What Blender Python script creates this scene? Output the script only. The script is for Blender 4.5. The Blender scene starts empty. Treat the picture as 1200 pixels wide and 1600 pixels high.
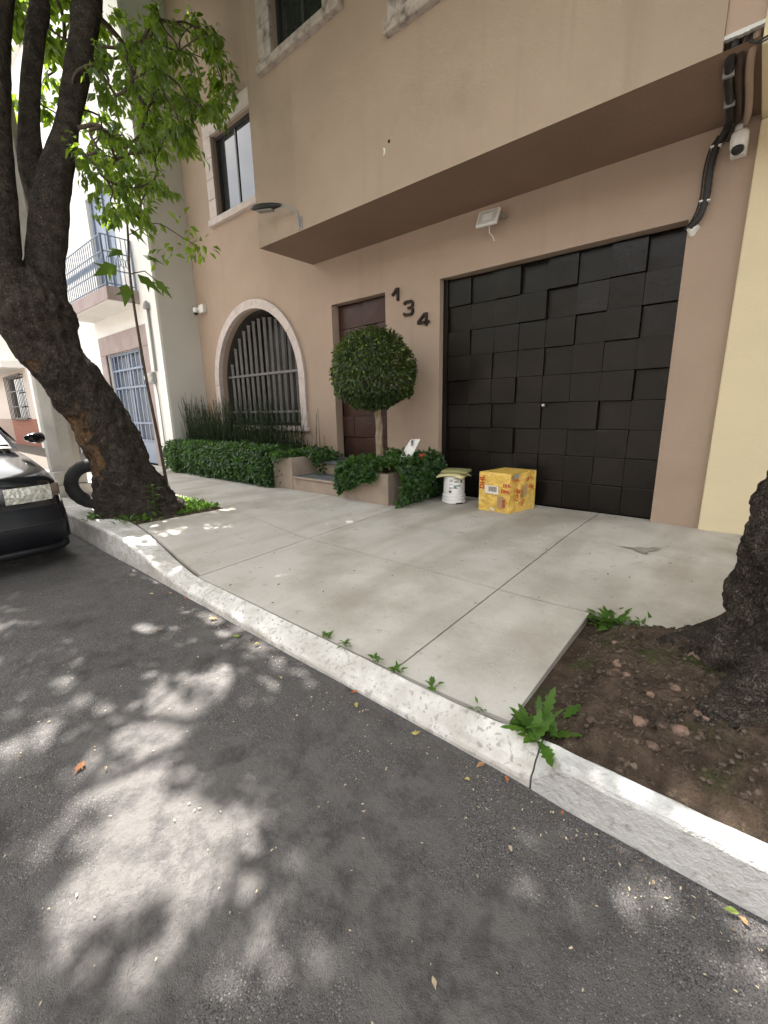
import bpy, math, random
import numpy as np
from mathutils import Vector, Matrix, noise
random.seed(7); RNG = np.random.default_rng(11)
S = bpy.context.scene
COL = S.collection
R = math.radians
# ------------------------------------------------------------------ camera
CAM = Vector((3.383, -5.294, 1.238)); YAW, PITCH, ROLL = -0.7043, -0.2340, -0.0186
fw = Vector((math.sin(YAW)*math.cos(PITCH), math.cos(YAW)*math.cos(PITCH), math.sin(PITCH)))
rt = fw.cross(Vector((0, 0, 1))).normalized(); up = rt.cross(fw)
rt, up = rt*math.cos(ROLL)+up*math.sin(ROLL), up*math.cos(ROLL)-rt*math.sin(ROLL)
cd = bpy.data.cameras.new('camera'); co = bpy.data.objects.new('camera', cd); COL.objects.link(co)
M = Matrix((rt, up, -fw)).transposed().to_4x4(); M.translation = CAM; co.matrix_world = M
cd.sensor_fit = 'VERTICAL'; cd.sensor_height = 24; cd.sensor_width = 18
cd.lens = 676.54/1600*24; cd.clip_start = .02; cd.clip_end = 2000
S.camera = co
# ------------------------------------------------------------------ sky and sun
SUN_DIR = Vector((-.50, .115, .858)).normalized()       # towards the sun
EL = math.asin(SUN_DIR.z); AZ = math.atan2(SUN_DIR.x, SUN_DIR.y)
W = bpy.data.worlds.new('World'); S.world = W; W.use_nodes = True
wn = W.node_tree.nodes; wl = W.node_tree.links
sky = wn.new('ShaderNodeTexSky'); sky.sky_type = 'NISHITA'; sky.sun_disc = False
sky.sun_elevation = EL; sky.sun_rotation = AZ; sky.air_density = 1.0; sky.dust_density = 2.5; sky.ozone_density = 1.0
tc = wn.new('ShaderNodeTexCoord'); cn = wn.new('ShaderNodeTexNoise'); cn.inputs['Scale'].default_value = 2.6; cn.inputs['Detail'].default_value = 9
wl.new(tc.outputs['Generated'], cn.inputs['Vector'])
cr = wn.new('ShaderNodeMapRange'); cr.inputs[1].default_value = .38; cr.inputs[2].default_value = .58; wl.new(cn.outputs['Fac'], cr.inputs[0])   # broken white cloud
cm = wn.new('ShaderNodeMix'); cm.data_type = 'RGBA'; wl.new(cr.outputs[0], cm.inputs['Factor']); wl.new(sky.outputs[0], cm.inputs[6]); cm.inputs[7].default_value = (9.2, 8.9, 8.45, 1)
wl.new(cm.outputs[2], wn['Background'].inputs[0]); wn['Background'].inputs[1].default_value = .095
sl = bpy.data.lights.new('sun', 'SUN'); so = bpy.data.objects.new('sun', sl); COL.objects.link(so)
sl.energy = 5.0; sl.angle = R(.45); sl.color = (1, .95, .87)
so.rotation_euler = (-SUN_DIR).to_track_quat('-Z', 'Y').to_euler(); so.location = (0, 0, 30)
vs = S.view_settings; vs.view_transform = 'Standard'; vs.look = 'None'; vs.exposure = 2.25; vs.gamma = 1; vs.use_curve_mapping = False
S.render.engine = 'CYCLES'

# ------------------------------------------------------------------ materials
MATS = {}
def mat(name, a, b=None, rough=.8, scale=3., detail=6., lo=.35, hi=.65, bump=(), spec=.3, metal=0., dirt=None, attr=None, streak=None, crack=None):
    """a/b mixed by noise in world space; bump = [(scale, height, kind)]; dirt = (colour, scale, lo, hi)"""
    m = bpy.data.materials.new(name); m.use_nodes = True; MATS[name] = m
    n, l = m.node_tree.nodes, m.node_tree.links; p = n['Principled BSDF']
    p.inputs['Roughness'].default_value = rough; p.inputs['Metallic'].default_value = metal
    p.inputs['Specular IOR Level'].default_value = spec
    geo = n.new('ShaderNodeNewGeometry').outputs['Position']
    def nz(s, d=6., r=.55):
        t = n.new('ShaderNodeTexNoise'); t.inputs['Scale'].default_value = s; t.inputs['Detail'].default_value = d
        t.inputs['Roughness'].default_value = r; l.new(geo, t.inputs['Vector']); return t.outputs['Fac']
    def ramp(src, x0, x1):
        t = n.new('ShaderNodeMapRange'); t.inputs['From Min'].default_value = x0; t.inputs['From Max'].default_value = x1
        l.new(src, t.inputs['Value']); return t.outputs['Result']
    def mix(f, c0, c1):
        t = n.new('ShaderNodeMix'); t.data_type = 'RGBA'; l.new(f, t.inputs['Factor'])
        for s, c in ((6, c0), (7, c1)):
            if isinstance(c, tuple): t.inputs[s].default_value = (*c, 1)
            else: l.new(c, t.inputs[s])
        return t.outputs[2]
    m['h'] = 0
    if b is None: b = tuple(x*.85 for x in a)
    c = mix(ramp(nz(scale, detail), lo, hi), a, b)
    if dirt:
        for d in (dirt if isinstance(dirt, list) else [dirt]):
            c = mix(ramp(nz(d[1], 8., .65), d[2], d[3]), c, d[0])
    if streak:
        mp = n.new('ShaderNodeMapping'); mp.inputs['Scale'].default_value = streak[3] if len(streak) > 3 else (5., 5., .35); l.new(geo, mp.inputs['Vector'])
        t = n.new('ShaderNodeTexNoise'); t.inputs['Scale'].default_value = 1.; t.inputs['Detail'].default_value = 7.; l.new(mp.outputs[0], t.inputs['Vector'])
        c = mix(ramp(t.outputs['Fac'], streak[1], streak[2]), c, streak[0])
    if attr:
        at = n.new('ShaderNodeAttribute'); at.attribute_name = attr[0]
        c = mix(at.outputs['Fac'], c, attr[1])
    l.new(c, p.inputs['Base Color'])
    prev = None
    if crack:                                # flaky plates: cell borders of a warped, upright voronoi
        mp = n.new('ShaderNodeMapping'); mp.inputs['Scale'].default_value = (crack[0], crack[0], crack[0]*.5)
        wz = n.new('ShaderNodeTexNoise'); wz.inputs['Scale'].default_value = 9.; wz.inputs['Detail'].default_value = 4.; l.new(geo, wz.inputs['Vector'])
        wm = n.new('ShaderNodeVectorMath'); wm.operation = 'MULTIPLY_ADD'; wm.inputs[1].default_value = (.12, .12, .12); l.new(wz.outputs['Color'], wm.inputs[0]); l.new(geo, wm.inputs[2])
        l.new(wm.outputs[0], mp.inputs['Vector'])
        t = n.new('ShaderNodeTexVoronoi'); t.feature = 'DISTANCE_TO_EDGE'; l.new(mp.outputs[0], t.inputs['Vector'])
        bn = n.new('ShaderNodeBump'); bn.inputs['Distance'].default_value = crack[1]; l.new(ramp(t.outputs['Distance'], 0., .22), bn.inputs['Height']); prev = bn.outputs['Normal']
        c = mix(ramp(t.outputs['Distance'], .10, .0), c, crack[2]); l.new(c, p.inputs['Base Color'])
    for bs, bh, kind in bump:
        if kind == 'n': h = nz(bs, 5.)
        else:
            t = n.new('ShaderNodeTexVoronoi'); t.inputs['Scale'].default_value = bs; l.new(geo, t.inputs['Vector']); h = t.outputs['Distance']
        bn = n.new('ShaderNodeBump'); bn.inputs['Distance'].default_value = bh; bn.inputs['Strength'].default_value = 1.
        l.new(h, bn.inputs['Height'])
        if prev: l.new(prev, bn.inputs['Normal'])
        prev = bn.outputs['Normal']
    if prev: l.new(prev, p.inputs['Normal'])
    del m['h']
    return m
def leafmat(name, c1, c2, trans, rough=.4, spec=.35):
    m = bpy.data.materials.new(name); m.use_nodes = True
    n, l = m.node_tree.nodes, m.node_tree.links; p = n['Principled BSDF']; out = n['Material Output']
    at = n.new('ShaderNodeAttribute'); at.attribute_name = 'tint'
    mx = n.new('ShaderNodeMix'); mx.data_type = 'RGBA'; mx.inputs[6].default_value = (*c1, 1); mx.inputs[7].default_value = (*c2, 1)
    l.new(at.outputs['Fac'], mx.inputs['Factor']); l.new(mx.outputs[2], p.inputs['Base Color'])
    p.inputs['Roughness'].default_value = rough; p.inputs['Specular IOR Level'].default_value = spec
    tr = n.new('ShaderNodeBsdfTranslucent'); tr.inputs[0].default_value = (*trans, 1)
    ad = n.new('ShaderNodeMixShader'); ad.inputs[0].default_value = .5
    l.new(p.outputs[0], ad.inputs[1]); l.new(tr.outputs[0], ad.inputs[2]); l.new(ad.outputs[0], out.inputs['Surface'])
    return m
STUCCO = mat('brown_stucco', (.39, .30, .238), (.36, .275, .217), .92, 1.2, bump=[(90, .004, 'n'), (9, .004, 'n')], spec=.12, dirt=((.33, .245, .19), 1.1, .58, .85), streak=((.33, .245, .19), .58, .85))
STUCCO2 = mat('grey_brown_stucco', (.385, .305, .24), (.35, .275, .215), .92, .9, bump=[(110, .004, 'n'), (7, .005, 'n')], spec=.12, dirt=((.27, .215, .165), .8, .55, .85), streak=((.30, .24, .19), .56, .85))
PINKST = mat('pink_stucco', (.42, .315, .255), (.38, .285, .23), .9, 2., bump=[(90, .003, 'n')], spec=.12)
YELLOW = mat('cream_yellow_paint', (.70, .60, .415), (.66, .565, .39), .85, 1.5, bump=[(70, .004, 'n'), (6, .006, 'n')], spec=.15, dirt=((.56, .46, .29), 1.3, .6, .9))
WHITEP = mat('white_paint', (.74, .73, .70), (.68, .67, .64), .85, 1.5, bump=[(60, .002, 'n')], spec=.15, dirt=((.55, .53, .5), .9, .6, .9))
GREYP = mat('pale_grey_paint', (.56, .55, .53), (.52, .51, .49), .88, .8, bump=[(60, .002, 'n')], spec=.15, dirt=((.46, .45, .43), .7, .55, .9))
STONE = mat('pale_cantera_stone', (.56, .49, .46), (.47, .41, .385), .85, 8., bump=[(60, .004, 'n')], spec=.2, dirt=((.2, .17, .155), 5., .62, .8))
STONEW = mat('weathered_cantera_stone', (.46, .41, .375), (.36, .315, .285), .88, 8., bump=[(50, .006, 'n')], spec=.2, dirt=((.1, .085, .075), 6., .5, .7))
PSTONE = mat('mauve_stone', (.34, .285, .275), (.29, .235, .225), .85, 3., bump=[(60, .003, 'n')], spec=.2)
CONC = mat('sidewalk_concrete', (.50, .475, .445), (.43, .405, .375), .85, 1.6, bump=[(160, .003, 'n'), (25, .004, 'n')], spec=.25,
           dirt=[((.28, .245, .20), .8, .48, .78), ((.52, .51, .49), 60., .58, .72), ((.2, .18, .16), 9., .62, .76), ((.13, .12, .105), 34., .66, .71)], streak=((.32, .285, .245), .49, .74, (1.9, .45, 1.)))
CONCP = mat('planter_concrete', (.36, .29, .235), (.30, .245, .2), .88, 4., bump=[(90, .004, 'n')], spec=.15, dirt=((.2, .165, .13), 3., .55, .8))
KERB = mat('worn_white_kerb_paint', (.66, .65, .635), (.56, .55, .535), .75, 4., bump=[(140, .003, 'n'), (30, .006, 'n')], spec=.25,
           dirt=[((.46, .44, .41), 4., .42, .62), ((.36, .345, .33), 38., .555, .6), ((.28, .26, .24), 11., .6, .72)])
KERB2 = mat('fresh_white_kerb_paint', (.56, .56, .555), (.48, .48, .475), .7, 4., bump=[(120, .005, 'n'), (25, .012, 'n')], spec=.3, dirt=[((.36, .355, .34), 22., .58, .66), ((.33, .31, .29), 5., .55, .72)])
SLATE = mat('slate_tread', (.13, .145, .155), (.10, .11, .12), .6, 3., bump=[(50, .002, 'n')], spec=.35, dirt=((.22, .21, .2), 2., .55, .8))
BLACKM = mat('black_door_metal', (.010, .0075, .0065), (.007, .0056, .005), .30, 2.5, bump=[(2.5, .012, 'n')], spec=.30, dirt=[((.018, .014, .012), 1.6, .5, .75), ((.06, .052, .046), 40., .7, .78)])
BROWNM = mat('brown_door_metal', (.06, .026, .019), (.026, .014, .012), .38, 1.2, bump=[(3.5, .01, 'n')], spec=.25)
IRON = mat('iron_grille', (.15, .14, .137), (.11, .103, .10), .55, 6., bump=[(60, .001, 'n')], spec=.4)
DARKIRON = mat('dark_iron', (.03, .03, .032), None, .5, 6., spec=.4)
BLUEG = mat('blue_grey_metal', (.19, .235, .32), (.16, .2, .28), .5, 3., spec=.4)
BLUEP = mat('blue_grey_sheet', (.25, .29, .37), (.22, .26, .34), .55, 3., spec=.4)
GLASS = mat('window_glass', (.02, .023, .027), (.025, .028, .03), .03, 1., spec=1.)
GLASSB = mat('gate_glass', (.13, .16, .20), (.09, .115, .15), .3, 2., spec=.9)
DARKIN = mat('dark_interior', (.02, .019, .018), None, .9, 1., spec=.05)
WFRAME = mat('dark_window_frame', (.03, .03, .033), None, .4, 3., spec=.5)
CURTAIN = mat('pale_curtain', (.42, .42, .42), (.30, .30, .31), .9, 7., spec=.1)
NUMB = mat('bronze_numeral', (.028, .020, .015), (.018, .013, .011), .55, 8., spec=.2)
SOIL = mat('soil', (.10, .072, .054), (.045, .033, .026), .95, 9., 10., bump=[(45, .02, 'n'), (140, .008, 'n'), (12, .03, 'n')], spec=.1,
           dirt=[((.13, .095, .07), 3.5, .52, .72), ((.19, .145, .11), 30., .57, .7), ((.045, .06, .018), 2.2, .56, .7)])
BARK = mat('grey_brown_bark', (.145, .12, .10), (.062, .052, .045), .95, 12., 10., bump=[(40, .03, 'n'), (120, .02, 'n'), (260, .01, 'n')], spec=.12,
           dirt=[((.27, .235, .20), 34., .58, .68), ((.025, .02, .018), 20., .58, .7), ((.05, .055, .025), 2., .62, .78)], attr=('scar', (.40, .235, .12)), crack=(15., .035, (.03, .024, .02)))
TWIG = mat('twig_bark', (.11, .085, .065), (.06, .048, .04), .9, 20., spec=.15, bump=[(90, .003, 'n')])
WHITEPL = mat('white_plastic', (.72, .72, .70), (.66, .66, .64), .4, 4., spec=.4, dirt=((.5, .49, .46), 6., .6, .85))
GREYPL = mat('grey_plastic', (.28, .28, .28), None, .5, 4., spec=.4)
BLACKPL = mat('black_plastic', (.018, .018, .019), (.028, .027, .027), .5, 6., spec=.35)
RUBBER = mat('tyre_rubber', (.022, .022, .023), (.035, .034, .033), .75, 9., spec=.25, bump=[(70, .002, 'n')])
BUMPER = mat('black_bumper', (.009, .010, .013), (.013, .013, .016), .42, 5., spec=.22)
CARP = mat('black_car_paint', (.007, .007, .010), (.009, .009, .012), .12, 3., spec=.6)
CHROME = mat('lamp_reflector', (.75, .75, .72), (.4, .4, .38), .18, 30., metal=.8, spec=.6, bump=[(45, .01, 'v')])
LENS = mat('headlight_lens', (.55, .55, .5), (.33, .33, .29), .08, 26., spec=.9, bump=[(30, .012, 'v')])
AMBER = mat('indicator_lens', (.26, .19, .16), (.17, .13, .115), .15, 26., spec=.7)
CARDB = mat('yellow_tape', (.80, .54, .13), (.70, .45, .09), .35, 9., spec=.45, bump=[(9, .03, 'n'), (26, .015, 'n'), (60, .004, 'n')], dirt=[((.82, .68, .36), 12., .58, .66), ((.55, .36, .13), 7., .62, .72)])
REDINK = mat('red_ink', (.52, .035, .02), (.42, .03, .02), .5, 20., spec=.3)
PAPER = mat('label_paper', (.72, .68, .60), (.66, .62, .54), .7, 14., spec=.2)
INK = mat('dark_ink', (.05, .05, .055), (.2, .2, .2), .6, 90., spec=.2)
TEAL = mat('teal_print', (.05, .20, .20), (.08, .27, .25), .5, 12., spec=.3)
CARTON = mat('brown_carton', (.42, .29, .16), (.36, .24, .13), .8, 9., spec=.15)
CLOTHG = mat('olive_foam', (.30, .29, .14), (.25, .245, .12), .95, 12., bump=[(120, .004, 'n')], spec=.08)
CLOTHY = mat('pale_yellow_foam', (.62, .58, .34), (.54, .50, .28), .95, 10., bump=[(120, .004, 'n')], spec=.08)
BUCKETW = mat('white_bucket_plastic', (.84, .84, .84), (.78, .78, .78), .35, 6., spec=.4, dirt=((.6, .59, .57), 8., .62, .8))
BAGW = mat('white_bag_plastic', (.84, .83, .82), (.76, .75, .74), .4, 7., spec=.35, bump=[(12, .02, 'n')])
REDPL = mat('red_plastic', (.5, .05, .03), None, .4, 5., spec=.4)
BRICK = mat('red_brick', (.33, .15, .11), (.26, .115, .085), .9, 9., bump=[(50, .005, 'n')], spec=.12)
MORTAR = mat('mortar', (.36, .28, .24), (.31, .245, .21), .92, 9., spec=.1)
BEIGE = mat('beige_paint', (.56, .50, .45), (.50, .45, .40), .88, 1., spec=.12, bump=[(50, .003, 'n')])
POLEC = mat('pole_concrete', (.46, .435, .40), (.38, .36, .33), .85, 3., bump=[(70, .005, 'n')], spec=.15, dirt=((.28, .255, .23), 2., .55, .8))
STAIN = mat('stain_tar', (.19, .175, .155), (.30, .28, .255), .85, 12., spec=.2)
PEBBLE = mat('pink_stone', (.24, .155, .12), (.15, .105, .085), .9, 14., bump=[(60, .006, 'n')], spec=.15, dirt=((.06, .045, .035), 14., .45, .6))
LEAF_TREE = leafmat('avocado_leaf', (.025, .055, .012), (.065, .115, .022), (.28, .43, .03), .3, .5)
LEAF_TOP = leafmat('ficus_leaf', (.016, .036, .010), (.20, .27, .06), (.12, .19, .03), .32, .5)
LEAF_IVY = leafmat('ivy_leaf', (.018, .052, .014), (.075, .17, .045), (.10, .22, .03), .35, .5)
LEAF_REED = leafmat('horsetail_stem', (.022, .042, .018), (.05, .075, .03), (.03, .05, .015), .6, .2)
LEAF_WEED = leafmat('weed_leaf', (.05, .12, .02), (.10, .20, .035), (.16, .30, .03), .5, .3)
LEAF_SAP = leafmat('sapling_leaf', (.022, .05, .014), (.05, .09, .022), (.09, .15, .02), .45, .3)
LEAF_DRY = {k: mat('fallen_leaf_'+k, c, tuple(x*.6 for x in c), .8, 60., spec=.15) for k, c in
            dict(tan=(.42, .24, .12), yellow=(.46, .40, .14), green=(.20, .26, .07), brown=(.26, .12, .06), pale=(.55, .45, .32), orange=(.45, .17, .06)).items()}

def asphalt():
    m = bpy.data.materials.new('asphalt'); m.use_nodes = True
    n, l = m.node_tree.nodes, m.node_tree.links; p = n['Principled BSDF']
    geo = n.new('ShaderNodeNewGeometry').outputs['Position']
    def nz(s, d=6., r=.55):
        t = n.new('ShaderNodeTexNoise'); t.inputs['Scale'].default_value = s; t.inputs['Detail'].default_value = d; t.inputs['Roughness'].default_value = r
        l.new(geo, t.inputs['Vector']); return t.outputs['Fac']
    def vo(s, o='Distance', rnd=1.):
        t = n.new('ShaderNodeTexVoronoi'); t.inputs['Scale'].default_value = s; t.inputs['Randomness'].default_value = rnd
        l.new(geo, t.inputs['Vector']); return t.outputs[o]
    def mr(src, a, b, c=0., d=1.):
        t = n.new('ShaderNodeMapRange'); l.new(src, t.inputs['Value'])
        for i, v in enumerate((a, b, c, d)): t.inputs[i+1].default_value = v
        return t.outputs['Result']
    def mix(f, c0, c1):
        t = n.new('ShaderNodeMix'); t.data_type = 'RGBA'; l.new(f, t.inputs['Factor'])
        for s, c in ((6, c0), (7, c1)):
            if isinstance(c, tuple): t.inputs[s].default_value = (*c, 1)
            else: l.new(c, t.inputs[s])
        return t.outputs[2]
    sep = n.new('ShaderNodeSeparateColor'); l.new(vo(230, 'Color'), sep.inputs[0])
    base = mix(mr(nz(1.1, 5), .4, .65), (.085, .079, .079), (.058, .054, .055))
    base = mix(mr(sep.outputs[0], .35, 1.), base, (.115, .109, .107))          # aggregate of several greys
    base = mix(mr(sep.outputs[1], .93, .97), base, (.22, .21, .2))           # a few pale chips
    base = mix(mr(vo(230), .5, .75), base, (.036, .033, .034))                  # bitumen between the grains
    base = mix(mr(nz(2.6, 10, .75), .54, .70), base, (.026, .024, .025))          # open patches of bare bitumen
    base = mix(mr(nz(.55, 7, .6), .5, .56), base, mix(mr(nz(9, 7, .7), .45, .62), (.10, .094, .092), (.05, .046, .047)))   # worn, paler areas
    l.new(base, p.inputs['Base Color'])
    l.new(mr(nz(6, 6), .35, .7, .62, .9), p.inputs['Roughness']); p.inputs['Specular IOR Level'].default_value = .35
    b1 = n.new('ShaderNodeBump'); b1.inputs['Distance'].default_value = .0025; b1.invert = True; l.new(vo(230), b1.inputs['Height'])
    b2 = n.new('ShaderNodeBump'); b2.inputs['Distance'].default_value = .01; l.new(nz(40, 6, .6), b2.inputs['Height']); l.new(b1.outputs[0], b2.inputs['Normal'])
    l.new(b2.outputs[0], p.inputs['Normal'])
    return m
ASPH = asphalt()

# ------------------------------------------------------------------ mesh helpers
class MB:
    def __init__(s): s.v = []; s.f = []
    def add(s, vs, fs):
        o = len(s.v); s.v += [tuple(v) for v in vs]; s.f += [tuple(i+o for i in f) for f in fs]; return s
    def box(s, x0, x1, y0, y1, z0, z1):
        return s.add([(x0, y0, z0), (x1, y0, z0), (x1, y1, z0), (x0, y1, z0), (x0, y0, z1), (x1, y0, z1), (x1, y1, z1), (x0, y1, z1)],
                     [(0, 3, 2, 1), (4, 5, 6, 7), (0, 1, 5, 4), (1, 2, 6, 5), (2, 3, 7, 6), (3, 0, 4, 7)])
    def tube(s, pts, rad, seg=8, cap=True):
        pts = [Vector(p) for p in pts]
        rs = rad if isinstance(rad, (list, tuple)) else [rad]*len(pts)
        nrm = None; rings = []
        for i, p in enumerate(pts):
            t = (pts[min(i+1, len(pts)-1)]-pts[max(i-1, 0)]).normalized()
            if nrm is None: nrm = t.orthogonal().normalized()
            nrm = (nrm-t*nrm.dot(t)).normalized(); b = t.cross(nrm)
            rings.append([p+(nrm*math.cos(2*math.pi*k/seg)+b*math.sin(2*math.pi*k/seg))*rs[i] for k in range(seg)])
        vs = [v for r in rings for v in r]; fs = []
        for i in range(len(pts)-1):
            for k in range(seg):
                fs.append((i*seg+k, i*seg+(k+1) % seg, (i+1)*seg+(k+1) % seg, (i+1)*seg+k))
        if cap: fs += [tuple(range(seg))[::-1], tuple(range((len(pts)-1)*seg, len(pts)*seg))]
        return s.add(vs, fs)
    def lathe(s, prof, cx=0, cy=0, seg=24):
        vs = []; fs = []
        for r, z in prof:
            vs += [(cx+r*math.cos(2*math.pi*k/seg), cy+r*math.sin(2*math.pi*k/seg), z) for k in range(seg)]
        for i in range(len(prof)-1):
            for k in range(seg): fs.append((i*seg+k, i*seg+(k+1) % seg, (i+1)*seg+(k+1) % seg, (i+1)*seg+k))
        fs += [tuple(range(seg))[::-1], tuple(range((len(prof)-1)*seg, len(prof)*seg))]
        return s.add(vs, fs)
    def build(s, name, m, parent=None, smooth=False, bevel=0, sub=0):
        me = bpy.data.meshes.new(name); me.from_pydata(s.v, [], s.f); me.update()
        me.materials.append(m)
        if smooth: me.polygons.foreach_set('use_smooth', [True]*len(me.polygons))
        o = bpy.data.objects.new(name, me); COL.objects.link(o)
        if parent: o.parent = parent
        if bevel:
            b = o.modifiers.new('bevel', 'BEVEL'); b.width = bevel; b.segments = 2; b.limit_method = 'ANGLE'
        if sub:
            b = o.modifiers.new('sub', 'SUBSURF'); b.levels = b.render_levels = sub
        return o
def tag(o, label=None, cat=None, group=None, kind=None):
    if label: o['label'] = label
    if cat: o['category'] = cat
    if group: o['group'] = group
    if kind: o['kind'] = kind
    return o
def thing(name, loc, label, cat, group=None):
    o = bpy.data.objects.new(name, None); COL.objects.link(o); o.location = loc; o.empty_display_size = .1
    return tag(o, label, cat, group)
def keep(child, parent):                 # parent without moving (parent only has a translation)
    child.parent = parent; child.matrix_parent_inverse = Matrix.Translation(parent.location).inverted(); return child
class G:                                 # builds parts in world coordinates under an Empty
    def __init__(s, root): s.r = root
    def __call__(s, mb, name, m, **k):
        o = mb.build(name, m, **k); return keep(o, s.r)
def sub(mb, name, m, parent, **k):       # sub-part in the same world coordinates as its part
    o = mb.build(name, m, **k); o.parent = parent; return o
def npmesh(name, V, F, m, tint=None, smooth=False):
    me = bpy.data.meshes.new(name)
    V = np.asarray(V, np.float32); F = np.asarray(F, np.int32)
    me.vertices.add(len(V)); me.vertices.foreach_set('co', V.ravel())
    me.loops.add(F.size); me.loops.foreach_set('vertex_index', F.ravel())
    me.polygons.add(len(F)); me.polygons.foreach_set('loop_start', np.arange(len(F), dtype=np.int32)*F.shape[1])
    me.update(calc_edges=True)
    if tint is not None:
        a = me.attributes.new('tint', 'FLOAT', 'POINT'); a.data.foreach_set('value', np.asarray(tint, np.float32))
    if smooth: me.polygons.foreach_set('use_smooth', [True]*len(me.polygons))
    me.materials.append(m)
    o = bpy.data.objects.new(name, me); COL.objects.link(o); return o
def leaves(P, D, N, L, Wd, tint, fold=.25, curl=.15):
    """P base points, D direction of the leaf, N approximate face normal; L, Wd length and width arrays"""
    P = np.asarray(P, float); D = D/np.linalg.norm(D, axis=1, keepdims=True)
    sd = np.cross(D, N); sd /= np.linalg.norm(sd, axis=1, keepdims=True)+1e-9; n = np.cross(sd, D)
    L = L[:, None]; Wd = Wd[:, None]
    mid = P+D*L*.45
    A = [P, mid-sd*Wd*.5+n*Wd*fold, mid+sd*Wd*.5+n*Wd*fold, mid, P+D*L-n*L*curl,
         P+D*L*.78-sd*Wd*.28-n*L*curl*.5, P+D*L*.78+sd*Wd*.28-n*L*curl*.5]
    V = np.stack(A, 1).reshape(-1, 3)
    tri = np.array([(0, 2, 3), (0, 3, 1), (3, 2, 6), (3, 6, 4), (3, 4, 5), (3, 5, 1)])
    F = (np.arange(len(P))[:, None, None]*7+tri[None]).reshape(-1, 3)
    return V, F, np.repeat(tint, 7)
def unit(n): v = RNG.normal(size=(n, 3)); return v/np.linalg.norm(v, axis=1, keepdims=True)
def cat_mesh(parts):
    Vs, Fs, Ts = [], [], []; o = 0
    for V, F, T in parts: Vs.append(V); Fs.append(F+o); Ts.append(T); o += len(V)
    return np.concatenate(Vs), np.concatenate(Fs), np.concatenate(Ts)
def spline(pts, n):
    """Catmull-Rom through rows of pts (any width)"""
    P = np.array(pts, float); P = np.vstack([2*P[0]-P[1], P, 2*P[-1]-P[-2]]); out = []
    for i in range(1, len(P)-2):
        for k in range(n):
            t = k/n; a, b, c, d = P[i-1], P[i], P[i+1], P[i+2]
            out.append(.5*(2*b+(c-a)*t+(2*a-5*b+4*c-d)*t*t+(3*b-a-3*c+d)*t**3))
    out.append(P[-2]); return np.array(out)

def wall(mb, y0, xs, zs, openings, depth, arch=None):
    """front wall in the plane y0 with rectangular openings (x0,x1,z0,z1) and reveals of given depth; arch=(cx,r,zspring,zsill)"""
    ops = list(openings)
    if arch: cx, r, zp, zsill = arch; ops.append((cx-r, cx+r, zsill, zp+r))
    X = sorted(set([xs[0], xs[1]]+[v for o in ops for v in o[:2]])); Z = sorted(set([zs[0], zs[1]]+[v for o in ops for v in o[2:4]]))
    X = [x for x in X if xs[0] <= x <= xs[1]]; Z = [z for z in Z if zs[0] <= z <= zs[1]]
    for i in range(len(X)-1):
        for j in range(len(Z)-1):
            xm, zm = (X[i]+X[i+1])/2, (Z[j]+Z[j+1])/2
            if any(o[0] < xm < o[1] and o[2] < zm < o[3] for o in ops): continue
            mb.add([(X[i], y0, Z[j]), (X[i+1], y0, Z[j]), (X[i+1], y0, Z[j+1]), (X[i], y0, Z[j+1])], [(0, 1, 2, 3)])
    def rev(path):
        for a, b in zip(path[:-1], path[1:]):
            mb.add([(a[0], y0, a[1]), (b[0], y0, b[1]), (b[0], y0+depth, b[1]), (a[0], y0+depth, a[1])], [(0, 1, 2, 3)])
    for o in openings:
        d = [(o[0], o[2]), (o[0], o[3]), (o[1], o[3]), (o[1], o[2])]
        if o[2] > zs[0]+.01: d.append(d[0])
        rev(d)
    if arch:
        n = 40; P = [(cx-r*math.cos(math.pi*k/n), zp+r*math.sin(math.pi*k/n)) for k in range(n+1)]
        for a, b in zip(P[:-1], P[1:]):
            mb.add([(a[0], y0, a[1]), (b[0], y0, b[1]), (b[0], y0, zp+r), (a[0], y0, zp+r)], [(0, 1, 2, 3)])
        rev([(cx+r, zsill), (cx-r, zsill)]+P+[(cx+r, zsill)])
    return mb
def text_part(name, txt, size, m, loc, xdir, updir, parent, extrude=.0, offset=0.):
    cu = bpy.data.curves.new(name, 'FONT'); cu.body = txt; cu.size = size; cu.extrude = extrude; cu.offset = offset
    cu.align_x = 'CENTER'; cu.align_y = 'CENTER'; cu.resolution_u = 4
    o = bpy.data.objects.new('tmp', cu); COL.objects.link(o)
    me = bpy.data.meshes.new_from_object(o.evaluated_get(bpy.context.evaluated_depsgraph_get()))
    bpy.data.objects.remove(o); me.materials.clear(); me.materials.append(m); me.name = name
    ob = bpy.data.objects.new(name, me); COL.objects.link(ob)
    x = Vector(xdir).normalized(); u = Vector(updir); u = (u-x*u.dot(x)).normalized(); z = x.cross(u)
    MM = Matrix((x, u, z)).transposed().to_4x4(); MM.translation = Vector(loc)
    me.transform(MM); 
    return ob

# ================================================================== GROUND
def lerp(a, b, t): return a+(b-a)*t
def sm(x, a, b): t = min(1, max(0, (x-a)/(b-a))); return t*t*(3-2*t)
def side_z(x, y):                         # pavement level: falls to the lowered kerb at the drive
    d = max(0., -y-1.0)
    return lerp(.010*d, -.033*d, sm(x, -1.6, .0)) if x < 2.4 else lerp(-.033*d, -.02*d, sm(x, 2.4, 3.1))
ROAD = -.20
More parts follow.
